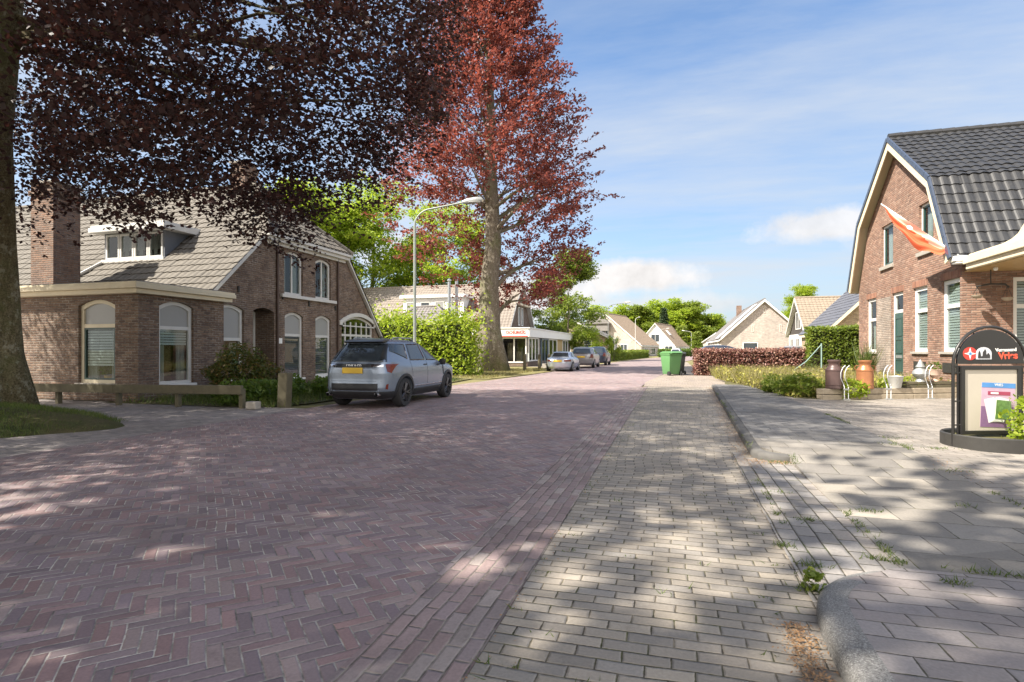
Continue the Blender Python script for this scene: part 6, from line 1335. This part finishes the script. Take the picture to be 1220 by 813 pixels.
def rack():
    t = thing('bicycle_rack', 'x', 'bicycle rack', group='bicycle racks before the planter'); 
    for s_ in (-.055, .055):
        w = MB(); w.tube([(s_, 0, -.02), (s_, 0, .34), (s_, .03, .40), (s_ - .14, -.06, .58), (s_ - .15, -.08, .72), (s_ - .10, -.08, .84), (s_ - .02, -.06, .90), (s_ + .01, -.02, .86)], .009, 8); w.build('hoop', M['signgrey'], t, smooth=True)
    w = MB(); w.box(-.09, .09, -.04, .04, -.02, .03); w.box(-.075, .075, -.012, .012, .26, .30); w.build('base_plate', M['galv'], t); return t
RK = rack()
for i, (u, lab) in enumerate(((.55, 'white bicycle rack in front of the brown milk churn'), (1.78, 'white bicycle rack between the copper churn and the zinc bucket'), (3.0, 'white bicycle rack below the grey lantern'))):
    p = a + d_ * u - n_ * .16; place(RK, i == 0, (p.x, p.y, Hf(p.x, p.y)), R(20), lab)
t = thing('potted_grass', 'white pot of tall grass beside the green door', 'potted plant', (6.9, 23.2, .3)); w = MB(); w.lathe([(.001, 0), (.13, 0), (.18, .30), (.19, .32), (.16, .31), (.001, .28)], n=20); w.build('pot', M['signwhite'], t, smooth=True)
rng = np.random.default_rng(5); link('leaves', quads_mesh('leaves', np.concatenate([blades(rng.normal(size=(260, 3)) * (.12, .12, .0) + (0, 0, .28), .95, rng, .014, .3), ]), [M['grass']], tri=True), t)
# glass wind screen in the garden before the green hedge
t = thing('garden_screen', 'small steel-framed glass screen before the clipped green hedge', 'screen', (5.95, 27.3, .1), R(12)); w = MB()
w.tube([(.45, 0, 0), (.45, 0, 1.55)], .03, 8); w.tube([(-.75, 0, .0), (-.75, 0, .35)], .03, 8); w.tube([(-.75, 0, .35), (.45, 0, .35)], .025, 8); w.tube([(-.75, 0, .35), (-.2, 0, .75), (.45, 0, 1.5)], .02, 8); w.build('frame', simple('green_steel', (.25, .36, .33), .4), t, smooth=True)
w = MB(); w.prism([(-.72, -.004, .38), (.42, -.004, .38), (.42, -.004, 1.45)], (0, .008, 0)); w.build('pane', M['glass'], t)

# flag on its pole at the corner of the gambrel house
FL = thing('flag', 'sagging orange flag with a pale emblem on a slanting pole at the gambrel house corner', 'flag', (7.5, 17.75, 3.86)); pa, pb_ = Vector((7.52, 17.72, 3.86)), Vector((6.0, 18.9, 5.72))
w = MB(); w.tube([pa + (pa - pb_) * .04, pb_], [.024, .018], 10); w.build('pole', M['signwhite'], FL, world=True, smooth=True)
w = MB(); w.tube([pa + (pa - pb_) * .05, pa + (pb_ - pa) * .07], .035, 10); w.build('bracket', M['galv'], FL, world=True, smooth=True)
ax = (pb_ - pa); nn = 40; mm = 14; vs, fs, mi = [], [], []
side = Vector((-.35, -.9, .25)).normalized()
for i in range(nn + 1):
    t_ = i / nn; base = pa.lerp(pb_, .16 + .82 * t_); sag = (.66 * math.sin(math.pi * min(1, t_ * 1.02)) ** .75 + .05 * math.sin(t_ * 17)) * (1 - .35 * t_) + .012
    for j in range(mm + 1):
        s_ = j / mm; fold = .07 * math.sin(s_ * 7 + t_ * 5) * math.sin(math.pi * t_) + .05 * math.sin(s_ * 15 - t_ * 9) * math.sin(math.pi * t_)
        vs.append(base - Z3 * sag * s_ + side * (fold + .02))
for i in range(nn):
    for j in range(mm): k = i * (mm + 1) + j; fs.append((k, k + 1, k + mm + 2, k + mm + 1)); mi.append(1 if j < 4 + 2 * math.sin(i * .25) else 0)
w = MB(); w.add(vs, fs); w.mi = mi; cl = w.build('cloth', [M['flag'], M['flagpale']], FL, world=True, smooth='all', fixn=False)
ec = pa.lerp(pb_, .62) - Z3 * .17 + side * .10; w = MB(); eu, ev = ax.normalized(), (Z3 - ax.normalized() * ax.normalized().z).normalized()
w.prism([ec + eu * (.09 * math.cos(2 * math.pi * i / 18)) + ev * (.05 * math.sin(2 * math.pi * i / 18)) for i in range(18)], side * .004); w.build('emblem', M['signwhite'], cl, world=True)
# old balance hanging under the veranda
HB = thing('hanging_balance', 'old pair of scales hanging on the brick wall under the veranda', 'scales', (8.1, 17.55, 3.1)); w = MB()
w.tube([(7.78, 17.55, 3.06), (8.1, 17.55, 3.12), (8.42, 17.55, 3.10), (8.5, 17.55, 3.02)], .022, 8); w.tube([(8.1, 17.55, 3.10), (8.1, 17.55, 3.49)], .012, 6); w.build('beam', M['iron'], HB, world=True, smooth=True)
for x, z in ((7.80, 2.82), (8.46, 2.74)):
    w = MB(); w.lathe([(.001, -.085), (.07, -.07), (.12, -.02), (.128, .01), (.115, .012), (.001, -.02)], (x, 17.55, z), 20); pan = w.build('pan', M['sleeper'], HB, world=True, smooth=True)
    w = MB()
    for k in range(3): a_ = 2.1 * k; w.tube([(x + .12 * math.cos(a_), 17.55 + .12 * math.sin(a_), z), (x, 17.55, 3.05)], .005, 4)
    w.build('cords', M['iron'], pan, world=True)
# plant in the extension window
t = thing('potted_plant', 'green plant in a yellow pot inside the extension window', 'potted plant', (-14.95, 11.62, .50)); w = MB(); w.lathe([(.001, 0), (.07, 0), (.10, .16), (.105, .17), (.001, .15)], n=18); w.build('pot', M['yellow'], t, smooth=True)
link('leaves', bush_mesh('leaves', .20, .16, .34, 170, .09, M['leaf_green'], 120, .3, zlow=.15), t)
w = MB(); w.box(-15.6, -14.3, 11.5, 11.85, .42, .495); o = w.build('window_board', M['signwhite'], H1, world=True)

# ------------------------------------------------------------------ sky, sun, camera
EL_, AZ = R(47), R(126.9)
wd = bpy.data.worlds.new('World'); S.world = wd; wd.use_nodes = True; nt = wd.node_tree; nt.nodes.clear()
T = NT.__new__(NT); T.t = nt
sky = T.n('ShaderNodeTexSky', sky_type='NISHITA'); sky.sun_disc = False; sky.sun_elevation = EL_; sky.sun_rotation = AZ; sky.air_density = 1.0; sky.dust_density = 1.2; sky.ozone_density = 1.5; sky.altitude = 10
d = T.n('ShaderNodeTexCoord').outputs['Generated']; d = T.vm('NORMALIZE', d); dx, dy, dz = T.sep(d)
zc = T.m('MAXIMUM', dz, 0.02)
pl = T.comb(T.m('DIVIDE', dx, T.m('ADD', zc, .12)), T.m('DIVIDE', dy, T.m('ADD', zc, .12)), 0.0)
mp = T.n('ShaderNodeMapping'); mp.inputs['Rotation'].default_value = (0, 0, R(-35)); mp.inputs['Scale'].default_value = (.42, 1.25, 1); T.put(mp.inputs[0], pl)
n1 = T.noise(mp.outputs[0], 1.1, 9, .62); n2 = T.noise(pl, .45, 4, .5)
cir = T.m('MULTIPLY', T.ramp(n1, [(.34, 0.0), (.64, 1.0)]), T.ramp(n2, [(.32, .25), (.56, 1.0)]))
cir = T.m('MULTIPLY', cir, .85)
hz = T.ramp(dz, [(0.0, .62), (.12, .42), (.45, .06), (1.0, 0.0)])
front = T.m('GREATER_THAN', dy, .2); u_ = T.m('DIVIDE', dx, T.m('MAXIMUM', dy, .2)); v_ = T.m('DIVIDE', dz, T.m('MAXIMUM', dy, .2))
cn = T.noise(T.comb(u_, v_, .3), 9, 7, .6); cn2 = T.noise(T.comb(u_, v_, 1.7), 22, 6, .6)
def cumulus(cu, cv, su, sv, k):
    e = T.vm('LENGTH', T.comb(T.m('DIVIDE', T.m('SUBTRACT', u_, cu), su), T.m('DIVIDE', T.m('SUBTRACT', v_, cv), sv), 0.0), out=1)
    e = T.m('ADD', e, T.m('MULTIPLY_ADD', cn, 1.5, -.75)); e = T.m('ADD', e, T.m('MULTIPLY_ADD', cn2, .7, -.35))
    return T.m('MULTIPLY', T.m('MULTIPLY', T.ramp(e, [(.45, 1.0), (.92, 0.0)]), front), k)
cums = [(-.065, .128, .12, .042, 1.0), (-.22, .10, .14, .06, .9), (.235, .20, .13, .034, .8), (.34, .165, .09, .02, .4), (-.01, .075, .16, .03, .5), (-.55, .2, .2, .05, .6)]
acc = None
for q in cums:
    m_ = cumulus(*q); acc = m_ if acc is None else T.m('MAXIMUM', acc, m_)
shade_ = T.m('MULTIPLY_ADD', T.noise(T.comb(u_, T.m('SUBTRACT', v_, .012), .3), 9, 6, .6), -.9, 1.35, clamp=True)
skyc = T.vm('MULTIPLY', sky.outputs[0], (.60, .69, .76))
cl_white = (7.2, 7.4, 7.8)
c1 = T.mix(hz, skyc, (1.62, 1.8, 2.1)); c1 = T.mix(cir, c1, (2.3, 2.45, 2.65))
cc_ = T.vm('MULTIPLY', (3.2, 3.1, 3.05), T.comb(shade_, shade_, shade_)); c1 = T.mix(acc, c1, cc_)
# unseen warm cloud-like glow added behind the viewer to lift the shade
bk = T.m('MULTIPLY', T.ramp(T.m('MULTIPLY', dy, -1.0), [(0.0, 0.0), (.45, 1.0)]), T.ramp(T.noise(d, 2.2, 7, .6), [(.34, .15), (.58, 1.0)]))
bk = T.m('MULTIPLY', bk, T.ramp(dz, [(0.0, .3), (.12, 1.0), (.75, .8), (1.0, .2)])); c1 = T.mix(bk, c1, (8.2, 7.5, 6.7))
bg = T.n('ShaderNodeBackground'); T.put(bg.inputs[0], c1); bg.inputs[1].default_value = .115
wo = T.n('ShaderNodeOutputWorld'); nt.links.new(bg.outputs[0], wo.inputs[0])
sd = bpy.data.lights.new('sun', 'SUN'); sd.energy = 4.3; sd.angle = R(.7); sd.color = (1.0, .93, .82)
so = bpy.data.objects.new('sun', sd); C.objects.link(so)
dirv = Vector((.8 * math.cos(EL_), .6 * math.cos(EL_), -math.sin(EL_))); so.rotation_euler = dirv.to_track_quat('-Z', 'Y').to_euler(); so.location = (-40, -30, 60)
cd = bpy.data.cameras.new('camera'); co = bpy.data.objects.new('camera', cd); C.objects.link(co); S.camera = co
co.location = (0, 0, 1.4); co.rotation_euler = (R(90), 0, math.atan(190 / 660)); cd.sensor_width = 36; cd.lens = 660 / 1220 * 36; cd.shift_y = 9.5 / 1220; cd.clip_start = .05; cd.clip_end = 3000
S.view_settings.view_transform = 'Standard'; S.view_settings.look = 'None'; S.view_settings.exposure = 1.52; S.view_settings.gamma = 1
S.render.engine = 'CYCLES'; S.cycles.max_bounces = 7; S.cycles.transparent_max_bounces = 12; S.cycles.use_denoising = True
